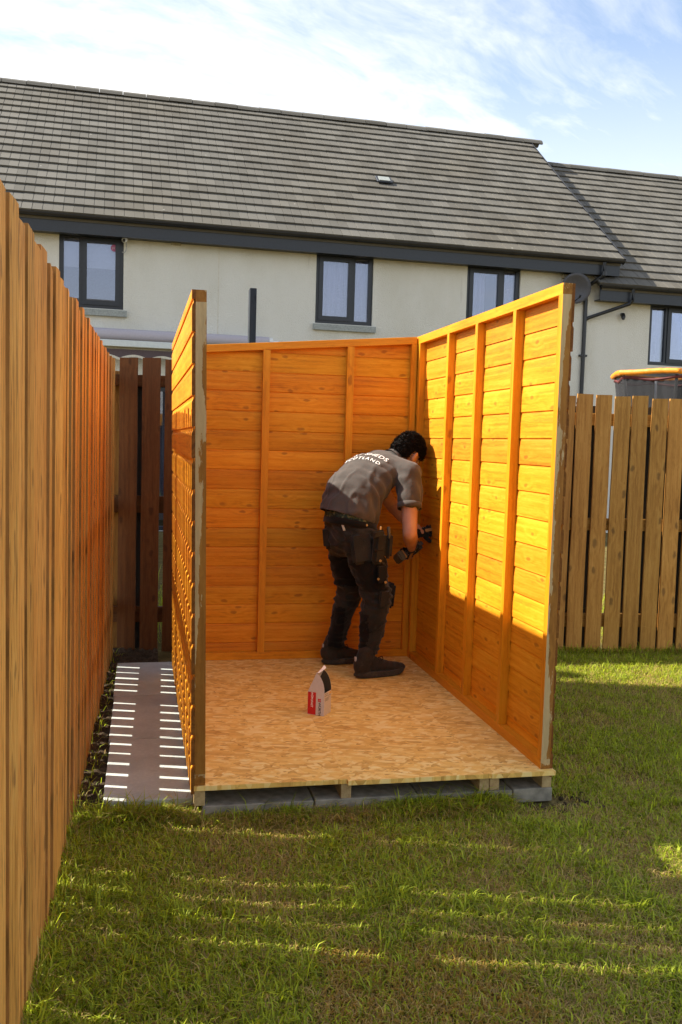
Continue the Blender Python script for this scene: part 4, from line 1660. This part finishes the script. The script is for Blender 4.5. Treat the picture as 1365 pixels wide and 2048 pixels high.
# sleeve cuff and collar
b = MB()
cf = shR.lerp(elR, .52)
Fc = frame(RT_, (elR - shR))
for k0, k1, rr in ((0, 0.034, 0.0745),):
    vs, fs = [], []
    for t in (0, k1):
        for i in range(28):
            a = 2 * math.pi * i / 28
            vs.append(cf - ROOT + Fc @ Vector((rr * 0.97 * math.cos(a), rr * math.sin(a), t - 0.008)))
    fs = [(i, (i + 1) % 28, 28 + (i + 1) % 28, 28 + i) for i in range(28)]
    b.add(vs, fs)
o = b.build('cuff', M['shirt'], man, smooth=True)
o.modifiers.new('cloth', 'SOLIDIFY').thickness = 0.004
b = MB()
Fn = frame(RT_, (neck1 - neck0))
vs, fs = [], []
for t, rr in ((-0.012, 0.072), (0.022, 0.067), (0.030, 0.071), (0.004, 0.082)):
    for i in range(28):
        a = 2 * math.pi * i / 28
        vs.append(neck0 - ROOT + (neck1 - neck0).normalized() * 0.02 + Fn @ Vector((rr * math.cos(a), rr * math.sin(a), t)))
for j in range(3):
    fs += [(j * 28 + i, j * 28 + (i + 1) % 28, (j + 1) * 28 + (i + 1) % 28, (j + 1) * 28 + i) for i in range(28)]
b.add(vs, fs)
b.build('collar', M['shirt'], man, smooth=True)


# print across the shoulders, laid on the cloth
def wrap_text(body, size, origin, xa_, ya_, arc=0.0, spacing=1.05):
    me_ = text_mesh(body, size, extrude=0.0, spacing=spacing, offset=0.0003)
    bm = bmesh.new()
    bm.from_mesh(me_)
    for _ in range(3):
        lng = [e_ for e_ in bm.edges if e_.calc_length() > 0.006]
        if not lng:
            break
        bmesh.ops.subdivide_edges(bm, edges=lng, cuts=1)
        bmesh.ops.triangulate(bm, faces=bm.faces[:])
    bm.to_mesh(me_)
    bm.free()
    xa_, ya_ = Vector(xa_).normalized(), Vector(ya_).normalized()
    nn = xa_.cross(ya_)
    ok = 0
    for v in me_.vertices:
        p = origin + xa_ * v.co.x + ya_ * (v.co.y - arc * v.co.x * v.co.x) + nn * 0.3
        loc, no, idx, dist = bvh.ray_cast(p, -nn, 0.6)
        v.co = ((loc + no * 0.005) if loc is not None else origin) - ROOT
        ok += loc is not None
    me_.materials.clear()
    me_.materials.append(M['print'])
    return inst('shirt_print', me_, man)


nb = Vector((-0.50, -0.38, 0.80)).normalized()             # outward over the upper back
tx = RT_ - nb * RT_.dot(nb)
tx.normalize()
ty = nb.cross(tx)
o0 = Vector((1.10, 1.79, 1.30))
wrap_text('ST SHEDS', 0.050, o0 + ty * 0.022 + tx * 0.026, tx, ty, 1.6)
wrap_text('SCOTLAND', 0.038, o0 - ty * 0.036 + tx * 0.000, tx, ty, 1.4, 1.3)

# --- belt and waistband
def ring_band(name, c, n_, rx, ry, h, mat, side):
    F = frame(side, n_)
    b = MB()
    vs, fs = [], []
    for t in (-h / 2, h / 2):
        for i in range(40):
            a = 2 * math.pi * i / 40
            vs.append(Vector(c) - ROOT + F @ Vector((rx * math.cos(a), ry * math.sin(a), t)))
    fs = [(i, (i + 1) % 40, 40 + (i + 1) % 40, 40 + i) for i in range(40)]
    b.add(vs, fs)
    o = b.build(name, mat, man, smooth=True)
    o.modifiers.new('s', 'SOLIDIFY').thickness = 0.006
    return o


ring_band('waistband', (0.992, 1.722, 0.938), (0.22, 0.08, 0.97), 0.168, 0.136, 0.05, M['boxers'], RP)
ring_band('belt', (0.998, 1.722, 0.905), (0.16, 0.05, 0.98), 0.180, 0.148, 0.040, M['trouser_black'], RP)

# --- pockets and tools hanging at the hips
def hang(c, xdir, zdir, off=0.0):
    Fm = frame(xdir, zdir).to_4x4()
    Fm.translation = Vector(c)
    return Fm


viewn = Vector((0.35, -0.94, 0))
rbox('holster_pocket', (0.088, 0.046, 0.190), M['pouch'], man, hang((1.132, 1.540, 0.775), (0.90, 0.40, 0.05), (0.10, 0.02, 1)), 0.018, 3)
rbox('holster_pocket', (0.052, 0.040, 0.150), M['pouch'], man, hang((1.200, 1.572, 0.785), (0.90, 0.42, 0.05), (0.06, 0.03, 1)), 0.016, 3)
rbox('nail_pocket', (0.135, 0.034, 0.185), M['trouser'], man, hang((1.035, 1.548, 0.775), (0.97, 0.12, 0.0), (-0.16, 0.05, 1)), 0.016, 3)
rbox('nail_pocket', (0.075, 0.045, 0.135), M['pouch'], man, hang((0.872, 1.735, 0.815), (0.55, -0.6, 0.0), (-0.10, 0.05, 1)), 0.018, 3)
rbox('pocket_flap', (0.078, 0.018, 0.045), M['trouser'], man, hang((1.122, 1.515, 0.862), (0.90, 0.40, 0.1), (0.05, -0.25, 1)), 0.008)
rbox('pocket_strap', (0.070, 0.010, 0.016), M['trouser_black'], man, hang((1.125, 1.516, 0.765), (0.90, 0.40, 0.1), (0.0, 0, 1)), 0.004)
rbox('knee_pocket', (0.080, 0.018, 0.105), M['pouch'], man, hang((1.170, 1.528, 0.480), (0.86, 0.50, 0.0), (0.06, -0.05, 1)), 0.014, 3)
rbox('knee_pad', (0.030, 0.100, 0.150), M['pouch'], man, hang((1.232, 1.640, 0.485), (0.94, 0.33, -0.1), (0.1, 0.0, 1)), 0.014, 3)
rbox('thigh_pocket', (0.070, 0.014, 0.110), M['trouser_black'], man, hang((1.150, 1.522, 0.625), (0.86, 0.48, 0.0), (-0.05, 0, 1)), 0.008, 2)
rbox('carpenter_pencil', (0.010, 0.007, 0.120), M['pencil'], man, hang((1.128, 1.520, 0.845), (0.94, 0.33, 0), (0.15, 0.0, 1)), 0.002, 1)
rbox('knife_handle', (0.020, 0.014, 0.070), M['driver'], man, hang((1.196, 1.558, 0.865), (0.94, 0.33, 0), (-0.1, 0.0, 1)), 0.004, 1)
rbox('pocket_label', (0.014, 0.002, 0.040), M['label_print'], man, hang((0.930, 1.585, 0.888), (0.9, -0.3, 0.0), (-0.35, 0, 1)), 0.0006, 1)
for c in ((1.062, 1.562, 0.908), (1.140, 1.520, 0.705), (1.175, 1.520, 0.580), (1.130, 1.514, 0.600)):
    b = MB()
    c = Vector(c) - ROOT
    b.tube([c, c + Vector((-0.002, -0.010, 0))], 0.0075, 10)
    b.build('rivet', M['copper'], man)


# --- boots
def boot(heel, toe, name='boot'):
    heel, toe = Vector(heel), Vector(toe)
    d = (toe - heel)
    L = d.length
    d.normalize()
    s = Vector((d.y, -d.x, 0))
    base_ = heel.copy()
    F = Matrix((d, -s, Vector((0, 0, 1)))).transposed()

    def P(x, y, z):
        return base_ + F @ Vector((x * L, y, z))
    b = MB()
    ell(b, P(0.16, 0, 0.075), F, (0.062, 0.042, 0.062))
    ell(b, P(0.20, 0, 0.115), F, (0.058, 0.044, 0.060))
    ell(b, P(0.24, 0, 0.155), F, (0.056, 0.046, 0.045))
    for t, zz_, hh, ww in ((0.36, .078, .050, .042), (0.48, .068, .042, .045), (0.60, .058, .036, .048), (0.72, .050, .032, .050), (0.83, .046, .030, .048), (0.90, .042, .026, .040)):
        ell(b, P(t, 0.004, zz_), F, (0.050, ww, hh))
    up = organic(name, b, M['boot'], man, 0.006, 5, lambda p, n: 0.002 * noise.noise(p * 25))
    out = []
    for i in range(36):
        a = 2 * math.pi * i / 36
        cx_, sy_ = math.cos(a), math.sin(a)
        wd = 0.046 + 0.009 * cx_
        x = 0.5 + 0.5 * math.copysign(abs(cx_) ** 0.75, cx_)
        y = wd * math.copysign(abs(sy_) ** 0.72, sy_)
        out.append((x, y))
    b = MB()
    vs, fs = [], []
    for z, k in ((0.003, 0.94), (0.010, 1.0), (0.022, 1.02), (0.026, 0.98), (0.036, 0.97)):
        for x, y in out:
            lift = 0.016 * max(0, (x - 0.72) / 0.28) ** 2 + 0.004 * max(0, (0.15 - x) / 0.15)
            vs.append(P(0.5 + (x - 0.5) * k, y * k, z + lift) - ROOT)
    n = len(out)
    for j in range(4):
        fs += [(j * n + i, j * n + (i + 1) % n, (j + 1) * n + (i + 1) % n, (j + 1) * n + i) for i in range(n)]
    fs += [tuple(range(n))[::-1], tuple(range(4 * n, 5 * n))]
    b.add(vs, fs)
    so2 = b.build('sole', M['sole'], man, smooth=True)
    so2.parent = up
    so2.location = ROOT
    b = MB()
    for t in (0.36, 0.43, 0.50):
        b.tube([P(t, -0.026, 0.118 - 0.10 * (t - 0.3)) - ROOT, P(t + .015, 0.0, 0.128 - 0.11 * (t - 0.3)) - ROOT, P(t, 0.026, 0.118 - 0.10 * (t - 0.3)) - ROOT], 0.0035, 5)
    b.tube([P(0.45, -0.012, 0.115) - ROOT, P(0.50, -0.03, 0.125) - ROOT, P(0.53, -0.025, 0.105) - ROOT], 0.003, 5)
    la = b.build('laces', M['lace'], man)
    la.parent = up
    la.location = ROOT
    b = MB()
    b.box((-0.003, -0.008, 0.0), (0.003, 0.008, 0.045), 0, Matrix.Translation(P(0.012, 0, 0.085) - ROOT) @ F.to_4x4())
    tb_ = b.build('heel_tab', M['reflective'], man)
    tb_.parent = up
    tb_.location = ROOT
    return up


boot((1.018, 1.572, 0.0), (1.340, 1.672, 0.0))
boot((0.890, 1.925, 0.0), (1.192, 1.985, 0.0))


# --- gloved hands: palm, four curled fingers, thumb from the side of the palm
def hand(name, wrist, palm_dir, back_dir, side, curl, fore):
    """palm_dir: wrist to knuckles; back_dir: out of the back of the hand; side=+1 thumb towards back x palm"""
    F = frame(palm_dir, back_dir)          # x = to the knuckles, z = back of the hand, y = across
    wv = Vector(wrist)

    def P(x, y, z):
        return wv + F @ Vector((x, y * side, z))
    b = MB()
    for x, wd, th in ((0.005, .030, .022), (0.03, .036, .020), (0.06, .041, .019), (0.085, .041, .016)):
        ell(b, P(x, 0, 0), F, (0.024, wd, th))
    for i, (y, l, r_) in enumerate(((0.031, 0.90, .0105), (0.011, 1.0, .0110), (-0.010, 0.94, .0105), (-0.030, 0.78, .0095))):
        x, z, a = 0.092, 0.0, 0.0
        pts = [(P(x, y, z), r_ * 1.1, r_ * 1.1)]
        for seg, add in zip((0.042 * l, 0.028 * l, 0.022 * l), curl):
            a += add
            x += seg * math.cos(a)
            z -= seg * math.sin(a)
            pts.append((P(x, y * (1 + 0.02 * i), z), r_, r_))
        chain(b, pts, F @ Vector((0, 1, 0)), 0.008)
    th = [(P(0.022, 0.030, -0.008), .015, .015), (P(0.048, 0.055, -0.022), .0130, .0130), (P(0.072, 0.058, -0.042), .0115, .0115), (P(0.088, 0.046, -0.056), .010, .010)]
    chain(b, th, F @ Vector((0, 0, 1)), 0.008)
    chain(b, [(P(-0.035, 0, 0), .032, .028), (P(0.004, 0, 0), .031, .026)], F @ Vector((0, 1, 0)), 0.01)
    o = organic(name, b, M['glove'], man, 0.0036, 3, lambda p, n: 0.0012 * noise.noise(p * 60))
    t = MB()
    t.box((0.025, -0.010, 0.017), (0.085, 0.010, 0.0225), 0, Matrix.Translation(wv - ROOT) @ F.to_4x4())
    tt = t.build('glove_strip', M['glove_trim'], man, bevel=0.002)
    tt.parent = o
    tt.location = ROOT
    for k, (x, y) in enumerate(((0.02, 0.026), (0.085, -0.024), (0.088, 0.02))):
        t = MB()
        ell(t, P(x, y * side, 0.0165) - ROOT, F, (0.003, 0.003, 0.002), 6, 4)
        tt = t.build('glove_rivet', M['reflective'], man)
        tt.parent = o
        tt.location = ROOT
    return o


hand('glove', wrR + Vector((0.004, 0.015, -0.010)), (-0.02, 0.60, -0.55), (0.30, -0.55, -0.62), 1, (0.75, 1.15, 0.75), None)
hand('glove', wrL, (0.40, -0.35, 0.30), (0.10, -0.80, 0.45), -1, (0.55, 0.9, 0.6), None)

# --- cordless driver in the right hand (a thing of its own)
drv = empty('cordless_driver', (1.385, 1.80, 0.70))
tag(drv, 'dusty cordless driver with chunky battery gripped in the workman\'s right glove', 'driver')
DR = Vector((1.385, 1.80, 0.70))
gd = Vector((-0.74, -0.30, -0.36)).normalized()       # down the grip to the battery
bd = Vector((0.30, 0.93, -0.20))
bd = (bd - gd * bd.dot(gd)).normalized()              # the way the bit points
gc = Vector((1.392, 1.812, 0.722))


def drv_part(name, c, size, mat, xd, zd, bev):
    bm = bmesh.new()
    bmesh.ops.create_cube(bm, size=1.0)
    bmesh.ops.scale(bm, vec=size, verts=bm.verts)
    bmesh.ops.bevel(bm, geom=list(bm.edges), offset=bev, segments=2, affect='EDGES', clamp_overlap=True)
    me_ = bpy.data.meshes.new(name)
    bm.to_mesh(me_)
    bm.free()
    me_.materials.append(mat)
    o = bpy.data.objects.new(name, me_)
    link(o, drv)
    mm = frame(xd, zd).to_4x4()
    mm.translation = Vector(c) - DR
    o.matrix_local = mm
    return o


drv_part('battery', gc + gd * 0.075, (0.088, 0.060, 0.042), M['battery'], bd, gd, 0.008)
drv_part('battery_seam', gc + gd * 0.053, (0.084, 0.056, 0.008), M['glove_trim'], bd, gd, 0.003)
drv_part('grip', gc + gd * 0.01, (0.036, 0.032, 0.11), M['driver'], bd, gd, 0.010)
drv_part('motor_housing', gc - gd * 0.065 + bd * 0.005, (0.130, 0.060, 0.062), M['driver'], bd, gd, 0.018)
b = MB()
c0 = gc - gd * 0.065 - DR
b.tube([c0 + bd * 0.07, c0 + bd * 0.09, c0 + bd * 0.115], [0.024, 0.021, 0.012], 12)
b.build('chuck', M['steel'], drv, smooth=True)
b = MB()
b.tube([c0 + bd * 0.11, c0 + bd * 0.150], 0.0032, 6)
b.build('bit', M['steel'], drv)

# ================================================================== BOX OF SCREWS
bx = empty('screw_box', (0.62, 0.86, 0.0), (0, 0, 0.0))
tag(bx, 'open red and white cardboard screw box standing on the floor', 'box')


def card(name, c, rough=0.6):
    return plain(name, c, rough, 90, 0.05, 0.05)


M['card'] = card('pale_grey_card', (0.60, 0.55, 0.52))
M['card_cream'] = card('cream_card', (0.62, 0.52, 0.40))
M['card_in'] = card('brown_card_inside', (0.07, 0.048, 0.026))
M['card_red'] = card('red_print', (0.55, 0.010, 0.012))
M['card_black'] = plain('black_print', (0.015, 0.015, 0.02), 0.6)
M['card_white'] = plain('white_print', (0.80, 0.76, 0.74), 0.6)
M['card_yellow'] = plain('yellow_print', (0.75, 0.45, 0.05), 0.6)
BA = Vector((0.6247, 0.9129, 0))       # front left foot
BB = Vector((0.7002, 0.8613, 0))       # front right foot
BC = Vector((0.7505, 0.9335, 0))       # back right foot
ex = (BB - BA).normalized()
ey = Vector((-ex.y, ex.x, 0))
bwid = (BB - BA).length
bdep = (BC - BB).length
bx.location = BA
bx.rotation_euler = (0, 0, math.atan2(ex.y, ex.x))
HB = 0.118
front = [(0, 0), (bwid, 0), (bwid, HB * 0.985)]
for i in range(1, 11):
    t = i / 10
    a = t * math.pi / 2 * 0.80
    front.append((bwid * (1.0 - 0.50 * (1 - math.cos(a)) / (1 - math.cos(math.pi / 2 * 0.8))), HB + 0.098 * math.sin(a) / math.sin(math.pi / 2 * 0.8)))
front.append((0, HB))
ct = 0.0012
for nm, y in (('front_panel', 0.0), ('back_panel', bdep - ct)):
    b = MB()
    b.prism(front, 'y', y, y + ct)
    b.mi = [0, 1] + [0] * (len(b.f) - 2) if y == 0 else [1, 0] + [0] * (len(b.f) - 2)
    b.build(nm, [M['card'], M['card_in']], bx)
apex = front[-2]
b = MB()
b.box((bwid - ct, ct, 0), (bwid, bdep - ct, HB * 0.985))
b.build('side_panel', M['card_cream'], bx)
b = MB()
b.box((0, ct, 0), (ct, bdep - ct, HB))
b.build('side_panel', M['card_red'], bx)
b = MB()
b.box((ct, ct, 0.0005), (bwid - ct, bdep - ct, 0.004))
b.build('base_panel', M['card_in'], bx)
b = MB()
b.prism([(0, HB), (apex[0], apex[1]), (apex[0] + 0.0012, apex[1] - 0.001), (0.0014, HB - 0.001)], 'y', ct, bdep - ct)
b.build('sloping_panel', M['card'], bx)
b = MB()
vs, fs = [], []
for i in range(7):
    t = i / 6
    y = ct + (bdep - 2 * ct) * t
    lift = 0.004 + 0.020 * t ** 1.5
    vs += [(apex[0] - 0.001, y, apex[1]), (apex[0] + 0.012 + 0.004 * t, y, apex[1] + lift * 0.45), (apex[0] + 0.004, y, apex[1] + lift)]
for i in range(6):
    fs += [(3 * i, 3 * i + 3, 3 * i + 4, 3 * i + 1), (3 * i + 1, 3 * i + 4, 3 * i + 5, 3 * i + 2)]
b.add(vs, fs)
b.build('torn_lip', M['card_white'], bx)
b = MB()
b.box((0.001, -0.0006, 0.0015), (bwid * 0.50, -0.0001, HB * 0.985))
b.build('red_print', M['card_red'], bx)
for body, size, mat, loc, sp in (('WÜPOFAST', 0.0155, 'card_white', (bwid * 0.26, -0.0009, HB * 0.66), 0.95), ('WÜRTH', 0.019, 'card_black', (bwid * 0.72, -0.0004, HB * 0.285), 1.0)):
    me_ = text_mesh(body, size, extrude=0.0001, spacing=sp, offset=0.0004)
    me_.materials.clear()
    me_.materials.append(M[mat])
    inst('lettering', me_, bx, loc, (math.pi / 2, math.pi / 2, 0))
b = MB()
for i, (u_, z_) in enumerate(((0.0, 0.0), (0.0085, 0.0), (0.0, 0.0085), (0.0085, 0.0085))):
    c = (bwid * 0.72 - 0.0085 + u_, HB * 0.60 + z_)
    b.prism([(c[0], c[1]), (c[0] + 0.0065, c[1]), (c[0] + 0.0075, c[1] + 0.0035), (c[0] + 0.0065, c[1] + 0.007), (c[0], c[1] + 0.007), (c[0] - 0.001, c[1] + 0.0035)], 'y', -0.0006, -0.0001)
b.build('emblem', M['card_red'], bx)
b = MB()
for z, y0, y1 in ((0.92, 0.10, 0.55), (0.84, 0.06, 0.50), (0.80, 0.55, 0.92), (0.72, 0.10, 0.75), (0.67, 0.10, 0.65), (0.62, 0.12, 0.60)):
    b.box((bwid + 0.0001, bdep * y0, HB * z), (bwid + 0.0005, bdep * y1, HB * z + 0.0018))
b.build('small_print', M['card_in'], bx)
b = MB()
b.prism([(bdep * 0.70, HB * 0.84), (bdep * 0.96, HB * 0.86), (bdep * 0.96, HB * 0.95), (bdep * 0.72, HB * 0.92)], 'x', bwid + 0.0001, bwid + 0.0006)
b.build('yellow_mark', M['card_yellow'], bx)

# ================================================================== GRASS
nrg = np.random.default_rng(5)


def vnoise(x, y, seed=0):
    """smooth value noise on arrays"""
    xi, yi = np.floor(x).astype(int), np.floor(y).astype(int)
    xf, yf = x - xi, y - yi
    u, v = xf * xf * (3 - 2 * xf), yf * yf * (3 - 2 * yf)

    def h(a, c):
        q = np.sin(a * 127.1 + c * 311.7 + seed * 74.7) * 43758.5453
        return q - np.floor(q)
    return (h(xi, yi) * (1 - u) + h(xi + 1, yi) * u) * (1 - v) + (h(xi, yi + 1) * (1 - u) + h(xi + 1, yi + 1) * u) * v


def fbm(x, y, seed=0):
    return 0.5 * vnoise(x, y, seed) + 0.25 * vnoise(x * 2.1, y * 2.1, seed + 1) + 0.15 * vnoise(x * 4.3, y * 4.3, seed + 2) + 0.1 * vnoise(x * 9, y * 9, seed + 3)


def smooth01(v, a, b_):
    t = np.clip((v - a) / (b_ - a), 0, 1)
    return t * t * (3 - 2 * t)


def scatter(n, x0, x1, y0, y1):
    return nrg.uniform(x0, x1, n), nrg.uniform(y0, y1, n)


def grass(name, xs_, ys_, hscale, label, tufty=0.5):
    n = len(xs_)
    fn_ = 3.05 - 0.105 * (xs_ + 0.45)                      # the back fence line
    d1 = fbm(xs_ * 1.6 + 3, ys_ * 1.6, 1)
    d2 = fbm(xs_ * 6, ys_ * 6 + 5, 7)
    dry = smooth01(d1 * 0.45 + d2 * 0.55, 0.36, 0.66)
    dry *= 1 - 0.75 * smooth01(ys_, fn_ - 1.1, fn_ - 0.35)
    dry *= 1 - 0.85 * smooth01(-xs_, -0.10, 0.22)
    patch = smooth01(xs_ + 0.05 * (d2 - .5), 0.27, 0.33) * (1 - smooth01(xs_ + 0.25 * (d1 - .5), 0.80, 0.98)) * (1 - smooth01(ys_ + 0.12 * (d2 - .5), -1.06, -0.99))
    left_green = (1 - smooth01(xs_, 0.22, 0.31)) * (1 - smooth01(ys_, -1.0, -0.7))
    dry = np.clip(dry * (1 - 0.8 * left_green) + patch * 0.8, 0, 1)
    tuft = smooth01(fbm(xs_ * 9, ys_ * 9, 21), 0.56, 0.72)
    rnd_ = nrg.random(n)
    isdry = rnd_ < (0.24 + 0.50 * dry)
    h = hscale * (0.55 + 0.95 * nrg.random(n) ** 1.5 + 0.9 * (nrg.random(n) < 0.04)) * (1 + tufty * tuft * (~isdry)) * (1 - 0.35 * dry)
    lean = np.where(isdry, nrg.uniform(0.8, 2.0, n), nrg.uniform(0.3, 1.5, n))
    az = nrg.uniform(0, 2 * np.pi, n)
    wdt = np.where(isdry, 0.0014, 0.0023) * nrg.uniform(0.7, 1.4, n)
    lx, ly = np.cos(az), np.sin(az)
    vz = G - 0.012 + 0.0 * xs_
    px_, py_ = -ly, lx
    mh, ml = h * 0.58, h * lean * 0.30
    th_, tl = h * np.clip(1.0 - 0.28 * lean, 0.3, 1), h * lean * 0.85
    V = np.zeros((n, 5, 3), np.float32)
    V[:, 0] = np.stack([xs_ - px_ * wdt, ys_ - py_ * wdt, vz], -1)
    V[:, 1] = np.stack([xs_ + px_ * wdt, ys_ + py_ * wdt, vz], -1)
    V[:, 2] = np.stack([xs_ + lx * ml + px_ * wdt * .8, ys_ + ly * ml + py_ * wdt * .8, vz + mh], -1)
    V[:, 3] = np.stack([xs_ + lx * ml - px_ * wdt * .8, ys_ + ly * ml - py_ * wdt * .8, vz + mh], -1)
    V[:, 4] = np.stack([xs_ + lx * tl, ys_ + ly * tl, vz + th_], -1)
    r3 = nrg.random((n, 1))
    green = np.array([0.115, 0.150, 0.010]) * (1 - r3) + np.array([0.52, 0.60, 0.05]) * r3
    straw = np.array([0.40, 0.29, 0.10]) * (1 - r3) + np.array([0.66, 0.52, 0.20]) * r3
    brown = np.array([0.28, 0.19, 0.075]) * (1 - r3) + np.array([0.48, 0.35, 0.15]) * r3
    r4 = nrg.random(n)
    dcol = np.where((r4 < 0.5)[:, None], straw, brown)
    gold = np.array([0.32, 0.20, 0.04]) * (1 - r3) + np.array([0.50, 0.33, 0.07]) * r3
    dcol = np.where(((patch > 0.4) & (nrg.random(n) < 0.55))[:, None], gold, dcol)
    colr = np.where(isdry[:, None], dcol, green)
    C4 = np.ones((n, 5, 4), np.float32)
    C4[:, :, :3] = colr[:, None, :]
    me_ = bpy.data.meshes.new(name)
    me_.vertices.add(n * 5)
    me_.vertices.foreach_set('co', V.reshape(-1))
    idx = np.arange(n, dtype=np.int32)[:, None] * 5
    quads = idx + np.array([0, 1, 2, 3], np.int32)
    tris = idx + np.array([3, 2, 4], np.int32)
    loops = np.concatenate([quads, tris], 1).reshape(-1)
    me_.loops.add(n * 7)
    me_.loops.foreach_set('vertex_index', loops)
    me_.polygons.add(n * 2)
    ls = (np.arange(n, dtype=np.int32)[:, None] * 7 + np.array([0, 4], np.int32)).reshape(-1)
    me_.polygons.foreach_set('loop_start', ls)
    me_.update(calc_edges=True)
    at = me_.color_attributes.new('tint', 'FLOAT_COLOR', 'POINT')
    at.data.foreach_set('color', C4.reshape(-1))
    me_.materials.append(M['grass'])
    o = bpy.data.objects.new(name, me_)
    link(o)
    tag(o, label, 'grass', None, 'stuff')
    return o


def keep(x_, y_):
    shed_ = (x_ > 0.0) & (x_ < 1.56) & (y_ > -0.02) & (y_ < 2.2)
    slb = (x_ > -0.37) & (x_ < 0.05) & (y_ > 0.08) & (y_ < 2.45)
    soil_ = (x_ < 0.0) & (y_ > 0.02 + 0.05 * np.sin(x_ * 30))
    bare = (x_ > 1.30) & (x_ < 1.85) & (y_ < 0.12) & (y_ > -0.16) & (nrg.random(len(x_)) < 0.65 * (1 - np.hypot((x_ - 1.56) / 0.28, (y_ + 0.01) / 0.16)).clip(0, 1) * 2)
    left_ = x_ < (-0.462 + 0.0162 * (y_ + 0.2) - 0.005)
    return ~(shed_ | slb | soil_ | bare | left_)


gx, gy = scatter(230000, -0.50, 3.0, -1.75, 0.15)
kx, ky = scatter(150000, 1.5, 4.5, 0.15, 2.95)
ax, ay = np.concatenate([gx, kx]), np.concatenate([gy, ky])
# thin out what no view reaches
fl = keep(ax, ay) & (ay < 3.02 - 0.105 * (ax + 0.45))
grass('grass', ax[fl], ay[fl], 0.033, 'patchy short lawn of green and straw blades')
# longer blades along the foot of the fences and slabs
ex_, ey_ = [], []
t = nrg.uniform(-1.75, 2.9, 5200)
ex_.append(-0.462 + 0.0162 * (t + 0.2) + 0.004 + np.abs(nrg.normal(0, 0.03, len(t)))); ey_.append(t)
t = nrg.uniform(1.6, 4.5, 5200)
ex_.append(t); ey_.append(3.05 - 0.105 * (t + 0.45) - np.abs(nrg.normal(0, 0.03, len(t))) - 0.005)
t = nrg.uniform(-0.42, 1.34, 17000)
ex_.append(t); ey_.append(np.where(t < 0.03, 0.075, -0.012) - np.abs(nrg.normal(0, 0.04, len(t))))
ex_, ey_ = np.concatenate(ex_), np.concatenate(ey_)
thin = (ey_ < 0.06) | (ex_ > 1.5) | (nrg.random(len(ex_)) < 0.10)
grass('long_grass', ex_[thin], ey_[thin], 0.066, 'longer grass along the foot of the fences and slab edge', 0.2)
# weeds in the neighbouring garden seen through the gaps of the back fence
wx_, wy_ = nrg.uniform(-0.6, 5.0, 9000), nrg.uniform(0.25, 2.2, 9000)
grass('weeds', wx_, 3.05 - 0.105 * (wx_ + 0.45) + wy_, 0.20, 'rough green weeds glimpsed through the gaps of the back fence')
# unseen conifer added beyond the left fence to shade the lawn behind the shed
ct_ = empty('shade_conifer', (-1.9, 3.33, G))
tag(ct_, 'slim dark conifer added out of view left of the fence to shade the lawn', 'tree')
b = MB()
b.tube([(0, 0, 0), (0.02, 0.01, 1.6), (-0.01, 0.02, 3.9)], [0.07, 0.05, 0.012], 8)
for k in range(26):
    z = 0.5 + k * 0.13
    a = k * 2.4
    r_ = 0.46 * (1 - (z / 4.4) ** 2)
    b.tube([(0, 0, z), (r_ * 0.5 * math.cos(a), r_ * 0.5 * math.sin(a), z + 0.10), (r_ * math.cos(a), r_ * math.sin(a), z + 0.28)], [0.018, 0.011, 0.004], 5)
b.build('trunk', M['fence_dark'], ct_, smooth=True)
n = 26000
zt = 0.25 + 3.95 * nrg.random(n) ** 0.85
an = nrg.uniform(0, 2 * np.pi, n)
lump = 0.82 + 0.30 * vnoise(an * 2.2, zt * 3.0, 4)
rad = 0.52 * np.clip(1 - (zt / 4.35) ** 2.2, 0.02, 1) * lump * np.sqrt(nrg.random(n))
cx_, cy_ = rad * np.cos(an), rad * np.sin(an)
up_a = nrg.normal(0, 0.4, (n, 3)) + np.stack([np.cos(an) * 0.5, np.sin(an) * 0.5, np.ones(n)], -1)
up_a /= np.linalg.norm(up_a, axis=1, keepdims=True)
sd_a = np.cross(up_a, nrg.normal(0, 1, (n, 3)))
sd_a /= np.linalg.norm(sd_a, axis=1, keepdims=True)
lz = nrg.uniform(0.04, 0.09, (n, 1))
c0_ = np.stack([cx_, cy_, zt], -1)
tv = np.stack([c0_ - sd_a * 0.012, c0_ + sd_a * 0.012, c0_ + up_a * lz], 1).reshape(-1, 3)
b = MB()
b.v = [tuple(q) for q in tv.tolist()]
b.f = [(3 * i, 3 * i + 1, 3 * i + 2) for i in range(n)]
b.mi = [0] * n
M['conifer'] = plain('dark_conifer_sprays', (0.035, 0.065, 0.018), 0.8, 6, 0.4, 0.0)
b.build('crown', M['conifer'], ct_)

# crumbs of soil by the shed corner
b = MB()
for k in range(34):
    r_ = rng.uniform(.004, .014)
    a = rng.gauss(0, 1)
    ell(b, (1.60 + 0.10 * a, -0.03 + 0.06 * rng.gauss(0, 1), G - 0.004), Matrix.Rotation(rng.uniform(0, 3), 3, 'Z'), (r_, r_ * rng.uniform(.6, 1), r_ * rng.uniform(.5, .9)), 7, 5)
so3 = b.build('soil_clods', M['soil'])
tag(so3, 'loose crumbs of soil by the front right corner of the shed', 'soil', None, 'stuff')
